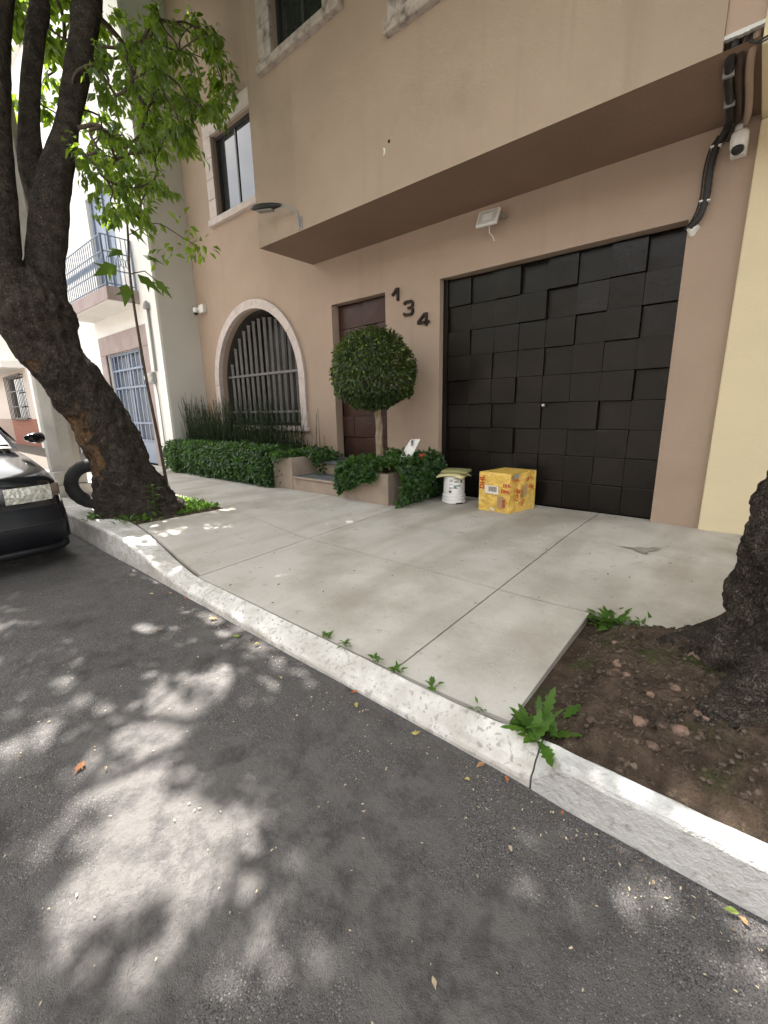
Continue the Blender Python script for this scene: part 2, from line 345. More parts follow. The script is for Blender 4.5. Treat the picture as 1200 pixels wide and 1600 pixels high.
# road sheet, gently uneven near the camera
def grid(x0, x1, y0, y1, nx, ny, zf):
    mb = MB(); vs = [(lerp(x0, x1, i/nx), lerp(y0, y1, j/ny)) for j in range(ny+1) for i in range(nx+1)]
    mb.add([(x, y, zf(x, y)) for x, y in vs], [(j*(nx+1)+i, j*(nx+1)+i+1, (j+1)*(nx+1)+i+1, (j+1)*(nx+1)+i) for j in range(ny) for i in range(nx)])
    return mb
mb = MB(); mb.box(-300, 300, -300, 300, -1.2, -.45)
tag(mb.build('ground', mat('far_ground', (.12, .11, .10), None, .95, .2)), kind='structure')
mb = grid(-9, 9, -9.6, -3.86, 150, 60, lambda x, y: ROAD+.010*noise.noise(Vector((x*.8, y*.8, 0)))+.004*noise.noise(Vector((x*4, y*4, 3)))-.012*abs(y+3.9)*.6)
far = grid(-120, -9, -9.6, -3.86, 6, 4, lambda x, y: ROAD-.0072*abs(y+3.9)); mb.add(far.v, far.f)
far = grid(9, 60, -9.6, -3.86, 4, 4, lambda x, y: ROAD-.0072*abs(y+3.9)); mb.add(far.v, far.f)
tag(mb.build('road', ASPH, smooth=True), kind='structure')
# pavement: base sheet and separate concrete slabs with recessed joints
sw = bpy.data.objects.new('sidewalk', None); COL.objects.link(sw); tag(sw, kind='structure')
base = MB(); JOINT = mat('joint_dirt', (.10, .085, .07), (.06, .05, .042), .95, 20.)
bg_ = grid(-9, 2.74, -3.80, .14, 60, 20, lambda x, y: side_z(x, y)-.03); base.add(bg_.v, bg_.f)
bg_ = grid(2.74, 9, -2.58, .14, 24, 12, lambda x, y: side_z(x, y)-.03); base.add(bg_.v, bg_.f)
base.box(-120, -9, -3.6, -.5, -.5, .0); base.box(9, 60, -3.6, .14, -.5, -.05)
ob = base.build('joint_bed', JOINT, sw)
def slab(poly, n=10, name='slab'):
    """poly: four corners (x,y) counter-clockwise from lower left; follows the pavement level"""
    g = .006; vs = []; c = np.mean(poly, axis=0)
    p = [np.array(q, float)+(c-np.array(q, float))/np.linalg.norm(c-np.array(q, float))*g*1.4 for q in poly]
    for j in range(n+1):
        for i in range(n+1):
            u, v = i/n, j/n; q = (p[0]*(1-u)+p[1]*u)*(1-v)+(p[3]*(1-u)+p[2]*u)*v
            e = .004 if i in (0, n) or j in (0, n) else 0
            vs.append((q[0], q[1], side_z(q[0], q[1])+.004*noise.noise(Vector((q[0]*1.5, q[1]*1.5, 9)))-e))
    k = n+1; fs = [(j*k+i, j*k+i+1, (j+1)*k+i+1, (j+1)*k+i) for j in range(n) for i in range(n)]
    rim = [i for i in range(k)]+[j*k+n for j in range(1, k)]+[n*k+i for i in range(n-1, -1, -1)]+[j*k for j in range(n-1, 0, -1)]
    o = len(vs); vs += [(vs[i][0], vs[i][1], vs[i][2]-.06) for i in rim]
    for a in range(len(rim)):
        b = (a+1) % len(rim); fs.append((rim[b], rim[a], o+a, o+b))
    mb = MB(); mb.add(vs, fs); return mb.build(name, CONC, sw, smooth=False)
YJ = -2.53
slab([(0, YJ), (2.11, YJ), (2.11, .13), (0, .13)]); slab([(0, -3.725), (2.11, -3.745), (2.11, YJ), (0, YJ)])
slab([(2.11, -3.745), (2.75, -3.74), (2.74, YJ), (2.11, YJ)]); slab([(2.11, YJ), (4.25, YJ), (4.25, .13), (2.11, .13)])
slab([(4.25, YJ), (6.4, YJ), (6.4, .13), (4.25, .13)])
slab([(-1.80, -3.50), (0, -3.70), (0, YJ), (-1.78, -2.42)]); slab([(-1.90, -2.42), (0, YJ), (0, -.95), (-1.95, -.95)])
slab([(-4.0, -2.40), (-1.90, -2.42), (-1.95, -.95), (-4.0, -.95)]); slab([(-6.2, -2.40), (-4.0, -2.40), (-4.0, -.95), (-6.2, -.95)])
slab([(-9., -2.40), (-6.2, -2.40), (-6.2, -.83), (-9., -.83)]); slab([(-6.2, -3.50), (-3.9, -3.50), (-3.9, -2.40), (-6.2, -2.40)]); slab([(-9., -3.50), (-6.2, -3.50), (-6.2, -2.40), (-9., -2.40)])
# kerb
kb = bpy.data.objects.new('kerb', None); COL.objects.link(kb); tag(kb, kind='structure')
def kprof(x):
    """outer y, lip z, inner y, inner z, corner radius"""
    a = sm(x, -1.35, .1); yi = float(np.interp(x, [-1.9, -1.8, 0., 2.9], [-3.505, -3.518, -3.728, -3.768])); yo = lerp(-3.84, -3.885, sm(x, -3, 2))
    L = (yo, lerp(.045, -.13-.035*sm(x, .2, 2.2), a), yi, side_z(x, yi)+.002, lerp(.025, .02, a))
    b = sm(x, 2.86, 3.04)
    Rr = (-3.895+.012*noise.noise(Vector((x*2.5, 3, 0))), -.028+.008*noise.noise(Vector((x*3, 0, 2))), -3.812+.02*noise.noise(Vector((x*6, 7, 0))), -.018, .02)
    return [lerp(p, q, b) for p, q in zip(L, Rr)]
def kerb_piece(x0, x1, n, m):
    mb = MB(); sec = 9; vs = []
    for i in range(n+1):
        x = lerp(x0, x1, i/n); yo, zl, yi, zi, r = kprof(x)
        wob = .006*noise.noise(Vector((x*3, 1, 0)))
        pr = [(yi, -.4), (yi, zi-.006), (yi-.008, zi), (lerp(yi, yo, .35), lerp(zi, zl, .3)+wob), (lerp(yi, yo, .7), lerp(zi, zl, .65)+wob), (yo+r, zl+.004), (yo+r*.3, zl-r*.3), (yo, zl-r), (yo-.004, -.4)]
        vs += [(x, y+.004*noise.noise(Vector((x*6, k, 5))), z+.003*noise.noise(Vector((x*8, k*.7, 1)))) for k, (y, z) in enumerate(pr)]
    fs = [(i*sec+k, (i+1)*sec+k, (i+1)*sec+k+1, i*sec+k+1) for i in range(n) for k in range(sec-1)]
    fs += [tuple(range(sec)), tuple(range(n*sec, (n+1)*sec))[::-1]]
    mb.add(vs, fs); return mb.build('kerb_stone', m, kb, smooth=False)
for a, b, n, m in [(-9, -6.2, 10, KERB), (-6.192, -4., 10, KERB), (-3.992, -1.86, 24, KERB), (-1.852, .35, 40, KERB), (.356, 2.90, 50, KERB), (2.908, 5.2, 70, KERB2), (5.208, 8, 20, KERB2)]:
    kerb_piece(a, b, n, m)
mb = MB(); mb.box(-120, -9, -3.85, -3.5, -.5, .04); mb.box(8, 60, -3.89, -3.6, -.5, -.03); mb.build('far_kerb', KERB, kb)
# opposite pavement
mb = MB(); mb.box(-120, 60, -13, -9.6, -.5, -.08); tag(mb.build('opposite_pavement', CONC), kind='structure')

# ================================================================== SOIL PATCHES
def soil(name, x0, x1, y0, y1, nx, ny, zf):
    o = grid(x0, x1, y0, y1, nx, ny, zf).build(name, SOIL, smooth=True); return tag(o, kind='structure')
TR = (3.86, -2.86)
def zr(x, y):
    if y < -3.765 and x < 2.96: return -.35
    d = math.hypot(x-TR[0], y-TR[1]); e = min(sm(x, 2.76, 3.0), sm(y, -3.83, -3.65), sm(-y, 2.56, 2.68))
    return -.115+.068*sm(x, 2.78, 3.2)*(1-.5*sm(y, -3.5, -2.9))+e*(.26*math.exp(-(d/.85)**2)+.03*noise.noise(Vector((x*3, y*3, 0)))+.05*noise.noise(Vector((x*9, y*9, 2)))*sm(-d, -1.2, -.3)+.022*noise.noise(Vector((x*22, y*22, 4)))+.014*noise.noise(Vector((x*48, y*48, 4))))+.012
soR = soil('soil_patch', 2.735, 4.9, -3.835, -2.50, 240, 140, zr)
def zl_(x, y): return .005+.05*math.exp(-((x+2.35)**2+(y+3.1)**2)/.2)+.015*noise.noise(Vector((x*8, y*8, 0)))
soL = soil('soil_patch', -3.9, -1.80, -3.53, -2.41, 50, 30, zl_)
# stones and gravel in the soil of the near pit
def rock(mb, c, r, seed, sq=.6):
    n1, n2 = 7, 5; vs = []; c = Vector(c)
    for j in range(n2):
        th = math.pi*(j+.5)/n2
        for i in range(n1):
            ph = 2*math.pi*i/n1; d = Vector((math.sin(th)*math.cos(ph), math.sin(th)*math.sin(ph), math.cos(th)))
            k = r*(1+.45*noise.noise(d*1.3+Vector((seed*3.1, seed, 0)))); vs.append((c.x+d.x*k, c.y+d.y*k, c.z+d.z*k*sq))
    fs = [(j*n1+i, j*n1+(i+1) % n1, (j+1)*n1+(i+1) % n1, (j+1)*n1+i) for j in range(n2-1) for i in range(n1)]
    fs = [f[::-1] for f in fs]+[tuple(range(n1)), tuple(range((n2-1)*n1, n2*n1))[::-1]]
    mb.add(vs, fs)
for k in range(46):
    x, y = random.uniform(2.95, 4.1), random.uniform(-3.66, -2.75)
    if math.hypot(x-TR[0], y-TR[1]) < .42: continue
    r = random.choice([.014, .018, .022, .03, .036]); mb = MB(); rock(mb, (x, y, zr(x, y)-r*.05), r, k); mb.build('stone', PEBBLE, soR, smooth=True)
mb = MB()
for k in range(1500):
    x, y = random.uniform(2.8, 4.4), random.uniform(-3.72, -2.58); r = .003+.009*random.random()**3; rock(mb, (x, y, zr(x, y)+r*.2), r, k, .7)
tag(mb.build('gravel', mat('gravel_mix', (.14, .11, .09), (.045, .036, .03), .95, 60., spec=.1), soR), kind='stuff')
mb = MB()                                   # twigs and bark chips
for k in range(420):
    x, y = random.uniform(2.8, 4.3), random.uniform(-3.74, -2.6); a = random.uniform(0, 6.28); L = random.uniform(.012, .05); z = zr(x, y)+.006
    mb.tube([(x, y, z), (x+L*math.cos(a), y+L*math.sin(a), z+random.uniform(-.002, .008))], random.uniform(.0012, .004), 4)
tag(mb.build('bark_litter', TWIG, soR), kind='stuff')

# ================================================================== BROWN HOUSE
H = thing('brown_house', (0, 0, 0), 'brown stucco house with overhanging upper storey, black garage door and number 134', 'house')
hp = G(H)
HL, HR, TOP = -6.45, 3.07, 9.2
GX0, GX1, GZ = -.07, 2.65, 2.89
DX0, DX1 = -2.155, -1.016
BX0, BX1, BY, BZ = -2.545, 2.86, -1.03, 3.56
AR = (-4.40, 1.36, 1.80, .95)             # arch: centre x, radius, springing, sill
mb = wall(MB(), 0, (HL, HR), (-.1, TOP), [(GX0, GX1, -.1, GZ), (DX0, DX1, -.1, GZ), (-5.2, -3.6, 4.93, 6.28)], .16, AR)
hp(mb, 'wall', STUCCO)
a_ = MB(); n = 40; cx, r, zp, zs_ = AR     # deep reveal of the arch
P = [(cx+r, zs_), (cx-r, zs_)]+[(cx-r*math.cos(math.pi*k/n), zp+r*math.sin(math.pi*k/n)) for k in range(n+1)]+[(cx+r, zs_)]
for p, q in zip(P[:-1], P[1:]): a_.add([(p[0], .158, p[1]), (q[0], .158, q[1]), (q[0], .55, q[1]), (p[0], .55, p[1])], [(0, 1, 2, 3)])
hp(a_, 'arch_reveal', mat('dark_reveal_grey', (.075, .068, .066), (.055, .05, .05), .9, 2., spec=.1))  # reveal coloured a darker grey than the stucco wall
mb = MB(); mb.box(HL, HR, .6, 9, -.1, TOP); hp(mb, 'house_body', DARKIN)
mb = MB(); mb.box(HL, HR, -.0, .62, TOP, TOP+.06); mb.box(BX0, BX1, BY, .0, TOP+.002, TOP+.058); hp(mb, 'roof_edge', STUCCO)
# upper storey
W1 = (-1.93, -.98, 5.60, 7.1); W2 = (.16, 1.75, 5.08, 6.9)
mb = wall(MB(), BY, (BX0, BX1), (BZ, TOP), [W1, W2], .14)
mb.add([(BX0, BY, BZ), (BX0, 0, BZ), (BX0, 0, TOP), (BX0, BY, TOP)], [(0, 3, 2, 1)])
mb.add([(BX1, BY, BZ), (BX1, -.02, BZ), (BX1, -.02, TOP), (BX1, BY, TOP)], [(0, 1, 2, 3)])
hp(mb, 'upper_storey', STUCCO2)
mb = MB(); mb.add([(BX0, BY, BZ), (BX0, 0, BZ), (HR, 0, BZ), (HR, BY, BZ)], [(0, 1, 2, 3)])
hp(mb, 'soffit', mat('shaded_brown_stucco', (.25, .175, .13), (.22, .155, .115), .92, 1.2, bump=[(90, .004, 'n')], spec=.1))  # wall stucco in a darker tone, painting in the shade under the overhang
mb = MB(); mb.box(BX1+.002, HR, BY+.02, -.3, 3.645, TOP); hp(mb, 'infill_wall', PINKST)
mb = MB()
for k in range(14):
    x = lerp(BX1+.005, HR-.005, k/13); h = .012+.014*abs(noise.noise(Vector((x*30, 0, 0))))
    mb.box(x-.009, x+.009, BY+.012, BY+.05, 3.642-h*.9, 3.65+h*.3)
hp(mb, 'plaster_edge', WHITEPL)
# windows of the upper floors
def window(y0, o, surround, sill, mullions, face=.05, depth=.12, wst=STONE, cols=(GLASS,)):
    x0, x1, z0, z1 = o; t = .05
    mb = MB()
    for a, b, c, d in [(x0, x0+t, z0, z1), (x1-t, x1, z0, z1), (x0+t, x1-t, z0, z0+t), (x0+t, x1-t, z1-t, z1)]: mb.box(a, b, y0+depth-.05, y0+depth, c, d)
    fr = hp(mb, 'window', WFRAME)
    xs = [x0+t]+[lerp(x0, x1, f) for f in mullions]+[x1-t]
    for i, (a, b) in enumerate(zip(xs[:-1], xs[1:])):
        p = MB(); yy = y0+depth-.02-.008*(i % 2); p.box(a+.012*(i > 0), b-.012*(i < len(xs)-2), yy, yy+.006, z0+t, z1-t); sub(p, 'pane', GLASS, fr)
        if i > 0:
            p = MB(); p.box(a-.02, a+.02, y0+depth-.045, y0+depth-.005, z0+t, z1-t); sub(p, 'mullion', WFRAME, fr)
    sw_, = (surround,)
    if sw_:
        def piece(a, b, c, d, nm='surround_stone'):
            p = MB(); p.box(a, b, y0-face, y0+.02, c, d); sub(p, nm, wst, fr, bevel=.012)
        nst = 4
        for sx in (x0-sw_, x1):
            for k in range(nst):
                c, d = lerp(z0, z1, k/nst), lerp(z0, z1, (k+1)/nst); piece(sx, sx+sw_-.001 if sx < x0 else sx+sw_, c+.003, d-.003)
        piece(x0-sw_, x1+sw_, z1+.002, z1+sw_, 'lintel')
    p = MB(); e = sw_+.03; p.box(x0-e, x1+e, y0-face-.035, y0+.10, z0-sill, z0-.002); sub(p, 'sill', wst, fr, bevel=.015)
    b = MB(); b.box(x0-.02, x1+.02, y0+depth+.25, y0+depth+.27, z0-.05, z1+.05); sub(b, 'curtain', CURTAIN, fr)
    return fr
window(0, (-5.2, -3.6, 4.93, 6.28), .26, .12, [.4, .75])
window(BY, W1, .26, .10, [.52], wst=STONEW); window(BY, W2, .20, .13, [.5], wst=STONEW)
# arched window
aw = MB(); aw.add([(cx-r-.05, .5, zs_-.05), (cx+r+.05, .5, zs_-.05), (cx+r+.05, .5, zp+r+.05), (cx-r-.05, .5, zp+r+.05)], [(0, 1, 2, 3)])
aw = hp(aw, 'arched_window', mat('dim_glass', (.02, .019, .019), None, .25, 1., spec=.3))
ro = 1.52; RI = AR[1]-.004
def vouss(poly):                            # stone with given outline in x,z
    p = MB(); n = len(poly); p.add([(x, -.045, z) for x, z in poly]+[(x, .05, z) for x, z in poly], [tuple(range(n))]+[(i, i+n, (i+1) % n+n, (i+1) % n) for i in range(n)])
    sub(p, 'surround_stone', STONE, aw, bevel=.005)
g = .0015
for k in range(5):
    a0, a1 = math.pi*k/5+g, math.pi*(k+1)/5-g; m_ = 10
    out = [(cx-ro*math.cos(lerp(a0, a1, i/m_)), zp+ro*math.sin(lerp(a0, a1, i/m_))) for i in range(m_+1)]
    inn = [(cx-RI*math.cos(lerp(a0, a1, i/m_)), zp+RI*math.sin(lerp(a0, a1, i/m_))) for i in range(m_+1)]
    vouss(out[::-1]+inn) if False else vouss(inn+out[::-1])
for sx in (-1, 1):
    for z0, z1 in ((zs_, 1.36), (1.36, zp)):
        a, b = sorted((cx+sx*RI, cx+sx*ro)); vouss([(a, z0+g), (b, z0+g), (b, z1-g), (a, z1-g)])
p = MB(); p.box(cx-ro-.03, cx+ro+.03, -.08, .16, zs_-.09, zs_-.004); sub(p, 'sill', STONE, aw, bevel=.012)
nb = 14; YB = .22; Rg = 1.29
bars = [cx-Rg+.1+(2*Rg-.2)*k/(nb-1) for k in range(nb)]
for x in bars:
    zt = zp+math.sqrt(max(.01, Rg**2-(x-cx)**2))-.06
    p = MB(); w = .040
    vs = []
    for z in (zs_+.06, zt-.05, zt): 
        k = w if z < zt else w*1.3
        vs += [(x-k, YB, z), (x, YB-k, z), (x+k, YB, z), (x, YB+k, z)]
    p.add(vs, [(0, 1, 5, 4), (1, 2, 6, 5), (2, 3, 7, 6), (3, 0, 4, 7), (4, 5, 9, 8), (5, 6, 10, 9), (6, 7, 11, 10), (7, 4, 8, 11), (8, 9, 10, 11), (3, 2, 1, 0)])
    sub(p, 'bar', IRON, aw)
for z in (1.22, 1.97):
    hw = math.sqrt(max(.1, 1.33**2-max(0, z-zp)**2)); p = MB(); p.box(cx-hw, cx+hw, YB-.05, YB+.02, z-.022, z+.022); sub(p, 'cross_bar', IRON, aw)
p = MB(); p.box(cx-1.3, cx+1.3, .46, .49, zs_, zs_+.08)
for f in (.0, .33, .66, 1.): p.box(cx-1.3+2.55*f, cx-1.25+2.55*f, .458, .492, zs_+.08, zp+math.sqrt(max(.02, 1.34**2-(-1.27+2.55*f)**2)) if f in (.33, .66) else zp)
sub(p, 'casement_frame', WFRAME, aw)
# garage door: 8 x 9 panels at three depths
LV = ['21202120', '11120111', '21111020', '22110112', '12211120', '11010201', '00200011', '01110112', '01111122']
mb = MB(); mb.box(GX0-.02, GX1+.02, .20, .24, -.1, GZ+.02); gd = hp(mb, 'garage_door', BLACKM)
cw = (2.645-0.0)/8; rh = 2.85/9
mb = MB(); mb.box(GX0-.01, .0, .09, .2, -.05, GZ); sub(mb, 'door_frame', BLACKM, gd)
for r_ in range(9):
    for c in range(8):
        d = .030*int(LV[r_][c])+random.uniform(-.002, .002)
        x0, z1 = cw*c+.004, 2.86-rh*r_
        p = MB(); g_ = .0014; a, b, z0 = x0+g_, x0+cw-g_, z1-rh+2*g_
        tl0 = [random.uniform(-.004, .004) for _ in range(2)]; tl = [tl0[0]+tl0[1], tl0[1]-tl0[0], -tl0[0]-tl0[1], tl0[0]-tl0[1]]; yf = .168-d
        p.add([(a, yf+tl[0], z0), (b, yf+tl[1], z0), (b, yf+tl[2], z1), (a, yf+tl[3], z1), (a, .2, z0), (b, .2, z0), (b, .2, z1), (a, .2, z1), ((a+b)/2, yf, (z0+z1)/2)],
              [(0, 1, 2, 3), (1, 0, 4, 5), (2, 1, 5, 6), (3, 2, 6, 7), (0, 3, 7, 4)])
        sub(p, 'panel', BLACKM, gd, bevel=.004)
p = MB(); 
for q in range(1): p.lathe([(.0, .0), (.02, .0), (.024, .006), (.022, .014), (.012, .02), (0.001, .022)], seg=14)
kn = p.build('lock', CHROME, smooth=True); kn.data.transform(Matrix.Translation((1.365, .118, 1.245)) @ Matrix.Rotation(R(90), 4, 'X')); kn.parent = gd
# entrance door in the same style, brick bond
mb = MB(); mb.box(DX0-.02, DX1+.02, .22, .25, .3, GZ+.02); ed = hp(mb, 'entrance_door', BROWNM)
rows = 7; rhd = (GZ-.03-.42)/rows
for i in range(rows):
    cuts = [0, .52, 1] if i % 2 == 0 else [0, .25, .8, 1]
    z1 = GZ-.025-rhd*i; z0 = z1-rhd+.006
    for k in range(len(cuts)-1):
        a, b = lerp(DX0+.02, DX1-.02, cuts[k])+.004, lerp(DX0+.02, DX1-.02, cuts[k+1])-.004; yf = .165-random.choice([0, .03, .06])
        p = MB(); p.add([(a, yf, z0), (b, yf, z0), (b, yf, z1), (a, yf, z1), (a, .22, z0), (b, .22, z0), (b, .22, z1), (a, .22, z1), ((a+b)/2, yf-.006, (z0+z1)/2)],
                        [(0, 1, 8), (1, 2, 8), (2, 3, 8), (3, 0, 8), (1, 0, 4, 5), (2, 1, 5, 6), (3, 2, 6, 7), (0, 3, 7, 4)]); sub(p, 'panel', BROWNM, ed, bevel=.004)
# steps
mb = MB(); mb.box(-2.17, -.98, -.99, -.02, -.05, .185); s1 = hp(mb, 'step', CONCP)
p = MB(); p.box(-2.168, -.98, -1.015, -.50, .187, .215); sub(p, 'tread', CONCP, s1, bevel=.006)
p = MB(); p.box(-2.14, -1.0, -.97, -.505, .2155, .221); sub(p, 'slate', SLATE, s1)
mb = MB(); mb.box(-2.155, -.98, -.50, -.005, .187, .385); s2 = hp(mb, 'step', CONCP)
p = MB(); p.box(-2.16, -.98, -.54, .21, .387, .415); sub(p, 'slate', SLATE, s2, bevel=.005)
# numerals
def ribbon(path, w, y0, y1):
    m = MB(); P = [np.array(p, float) for p in path]; L = []; Rr_ = []
    for i, p in enumerate(P):
        a = P[max(i-1, 0)]; b = P[min(i+1, len(P)-1)]; t1 = (p-a) if i else (b-p); t2 = (b-p) if i < len(P)-1 else (p-a)
        t1 = t1/np.linalg.norm(t1); t2 = t2/np.linalg.norm(t2); n1 = np.array([-t1[1], t1[0]]); n2 = np.array([-t2[1], t2[0]]); nn = n1+n2; nn = nn/np.linalg.norm(nn); k = w/2/max(.5, nn@n1)
        L.append(p+nn*k); Rr_.append(p-nn*k)
    out = L+Rr_[::-1]; n = len(out); h = len(P)
    m.add([(x, y0, z) for x, z in out]+[(x, y1, z) for x, z in out], [(i, i+1, n-2-i, n-1-i) for i in range(h-1)]+[(i, i+n, (i+1) % n+n, (i+1) % n) for i in range(n)])
    return m
for ch, paths in (('1', [[(-.868, 2.82), (-.84, 2.835), (-.79, 2.885), (-.765, 2.885), (-.765, 2.735)]]),
                  ('3', [[(-.655, 2.665), (-.63, 2.692), (-.53, 2.692), (-.507, 2.67), (-.507, 2.635), (-.53, 2.61), (-.59, 2.608)], [(-.531, 2.606), (-.507, 2.585), (-.507, 2.55), (-.53, 2.525), (-.64, 2.525), (-.665, 2.55)]]),
                  ('4', [[(-.275, 2.34), (-.275, 2.492), (-.305, 2.492), (-.405, 2.405), (-.405, 2.388), (-.225, 2.388)]])):
    mb = MB()
    for p_ in paths: r_ = ribbon(p_, .034, -.035-.001*len(mb.v)/40, -.004); mb.add(r_.v, r_.f)
    o = hp(mb, 'house_number', NUMB, bevel=.003); o['label'] = 'dark metal numeral '+ch
mb = MB(); mb.box(-2.79, -2.48, -.02, .0, .45, .80); hp(mb, 'access_hatch', STUCCO, bevel=.006)
mb = MB(); mb.lathe([(.016, 0), (.016, .004), (.001, .004)], seg=10); o = mb.build('wall_hole', DARKIN); o.data.transform(Matrix.Translation((-.07, BY-.0, 4.05)) @ Matrix.Rotation(R(90), 4, 'X')); keep(o, H)
mb = MB(); mb.add([(-.155, BY-.003, 4.02), (-.12, BY-.003, 4.0), (-.13, BY-.003, 3.955), (-.15, BY-.003, 3.94), (-.145, BY-.003, 3.99)], [(4, 3, 2, 1, 0)]); hp(mb, 'chipped_plaster', WHITEPL)

# ================================================================== PLANTERS AND THEIR PLANTS
def planter(name, x0, x1, y0, y1, h, label):
    t = thing(name, ((x0+x1)/2, y0, 0), label, 'planter'); q = G(t); w = .10
    m = MB(); m.box(x0, x1, y0, y0+w, -.05, h); q(m, 'front_wall', CONCP, bevel=.008)
    m = MB(); m.box(x0, x0+w, y0+w, y1, -.05, h); q(m, 'end_wall', CONCP, bevel=.008)
    m = MB(); m.box(x1-w, x1, y0+w, y1, -.05, h); q(m, 'end_wall', CONCP, bevel=.008)
    m = MB(); m.box(x0+w, x1-w, y0+w, y1, 0, h-.06); q(m, 'soil', SOIL); return t
planter('planter', HL+.01, -2.175, -1.0, -.012, .50, 'long low concrete planter below the arched window, mostly hidden by ivy')
planter('planter', -.975, -.165, -1.03, -.012, .41, 'square concrete planter between the steps and garage, holding the ball tree')
def ivy(name, label, sampler, n, lmin, lmax, m, cat):
    P, Nn = sampler(n); D = Nn*.55+unit(n)*.75+np.array([0, 0, -.35]); T = np.clip(RNG.normal(.32, .3, n), 0, 1)
    L = RNG.uniform(lmin, lmax, n); V, F, t = leaves(P, D, Nn+unit(n)*.5, L, L*RNG.uniform(.55, .8, n), T)
    th = thing(name, tuple(P.mean(0)*np.array([1, 1, 0])), label, cat)
    o = npmesh('foliage', V, F, m, t); keep(o, th); return th
def hedge_s(n):
    x = RNG.uniform(-6.38, -2.28, n); u = RNG.uniform(0, 1, n)
    h = np.array([.63+.07*noise.noise(Vector((a*2.2, 0, 0)))+.05*noise.noise(Vector((a*7, 3, 0))) for a in x]); h *= np.where(x > -2.75, .9, 1.)
    bul = np.array([.09*noise.noise(Vector((a*3, 7, 0)))+.06*noise.noise(Vector((a*8, 1, 0))) for a in x])
    fr = u < .62
    z = np.where(fr, RNG.uniform(.02, 1, n)**.9*h, h-.03*RNG.uniform(0, 1, n)); edge = np.where(x > -2.62, 1., 0)
    y = np.where(fr, -1.12-bul-.10*np.sin(np.clip(z/h, 0, 1)*math.pi)+RNG.uniform(0, .12, n), RNG.uniform(-1.1, -.15, n))
    keepm = ~((x > -2.60) & fr & (z < .5) & (RNG.uniform(0, 1, n) < .96))
    N = np.where(fr[:, None], np.array([[.15, -1., .35]]), np.array([[0, -.2, 1.]]))
    z = np.where(keepm, z, h-.05); y = np.where(keepm, y, RNG.uniform(-.9, -.2, n))
    return np.stack([x, y, z], 1), N
th = ivy('ivy_hedge', 'dense green ivy hedge spilling over the long planter below the arched window', hedge_s, 9500, .04, .085, LEAF_IVY, 'hedge')
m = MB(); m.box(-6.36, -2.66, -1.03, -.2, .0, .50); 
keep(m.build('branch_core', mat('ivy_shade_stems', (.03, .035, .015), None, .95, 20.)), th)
def ivy2_s(n):
    u = RNG.uniform(0, 1, n); a = RNG.uniform(0, 1, n)
    P = np.zeros((n, 3)); N = np.zeros((n, 3))
    for i in range(n):
        k = u[i]; q = 2*a[i]-1
        if k < .42:    # right side, hangs to the ground
            y = lerp(-1.06, -.03, a[i]); z = RNG.uniform(.02, .56)**1.0; P[i] = (-.10+.15*math.sin(z/.56*3.0)+.05*noise.noise(Vector((y*6, z*6, 0)))+.06, y, z); N[i] = (1, -.3, .4)
        elif k < .62:  # front, hangs less at the left, nothing at the bare corner
            x = lerp(-1.03, -.32, a[i]); low = .12+.22*sm(x, -1.0, -.35)+.07*noise.noise(Vector((x*9, 5, 0))); z = RNG.uniform(max(.02, low), .52); P[i] = (x, -1.10-.05*math.sin(z*6)+RNG.uniform(0, .05), z); N[i] = (-.1, -1, .4)
        else:
            x = lerp(-1.05, .05, a[i]); y = RNG.uniform(-1.1, -.05); z = .50+.10*math.sin(min(1, (x+1.05)/.4)*1.5)+.09*noise.noise(Vector((x*4, y*4, 2))); P[i] = (x, y, z-.03*RNG.uniform(0, 3)); N[i] = (0, -.2, 1)
    return P, N
ivy('ivy_clump', 'glossy green ivy trailing over the square planter beside the garage', ivy2_s, 5200, .04, .085, LEAF_IVY, 'ivy')
def ivy3_s(n):
    x = RNG.uniform(-2.5, -1.85, n); y = RNG.uniform(-.75, -.15, n); z = .46+RNG.uniform(0, .14, n)-.30*np.clip((x+2.12)/.25, 0, 1)*RNG.uniform(0, 1, n)
    return np.stack([x, y, z], 1), np.tile(np.array([[.3, -.3, 1.]]), (n, 1))
ivy('ivy_tuft', 'small ivy tuft hanging from the long planter onto the entrance steps', ivy3_s, 520, .05, .095, LEAF_IVY, 'ivy')
# horsetail reeds
V = []; F = []; T = []; 
def reed(x, y, h, lx, ly, r):
    o = len(V); c = RNG.uniform(0, 1)
    for k in range(4):
        t = k/3
        for a in range(3): V.append((x+lx*t*t+r*(1-.5*t)*math.cos(a*2.1), y+ly*t*t+r*(1-.5*t)*math.sin(a*2.1), .35+(h-.35)*t)); T.append(c)
    for k in range(3):
        for a in range(3): F.append((o+k*3+a, o+k*3+(a+1) % 3, o+k*3+3+(a+1) % 3, o+k*3+3+a))
for k in range(1150):
    x = -6.35+4.0*RNG.beta(1.05, 1.25); h = 1.12+.30*noise.noise(Vector((x*2.5, 0, 0)))+RNG.uniform(-.3, .38)-.18*sm(x, -3.6, -2.4)
    if x > -3.3 and RNG.uniform() < .35: continue
    reed(x, RNG.uniform(-.72, -.15), max(.7, h), RNG.normal(0, .09), RNG.normal(-.02, .06), RNG.uniform(.004, .0075))
o = npmesh('horsetail_reeds', V, F, LEAF_REED, T); tag(o, 'thin dark green horsetail reeds growing behind the ivy below the arch', 'reeds', kind='stuff')
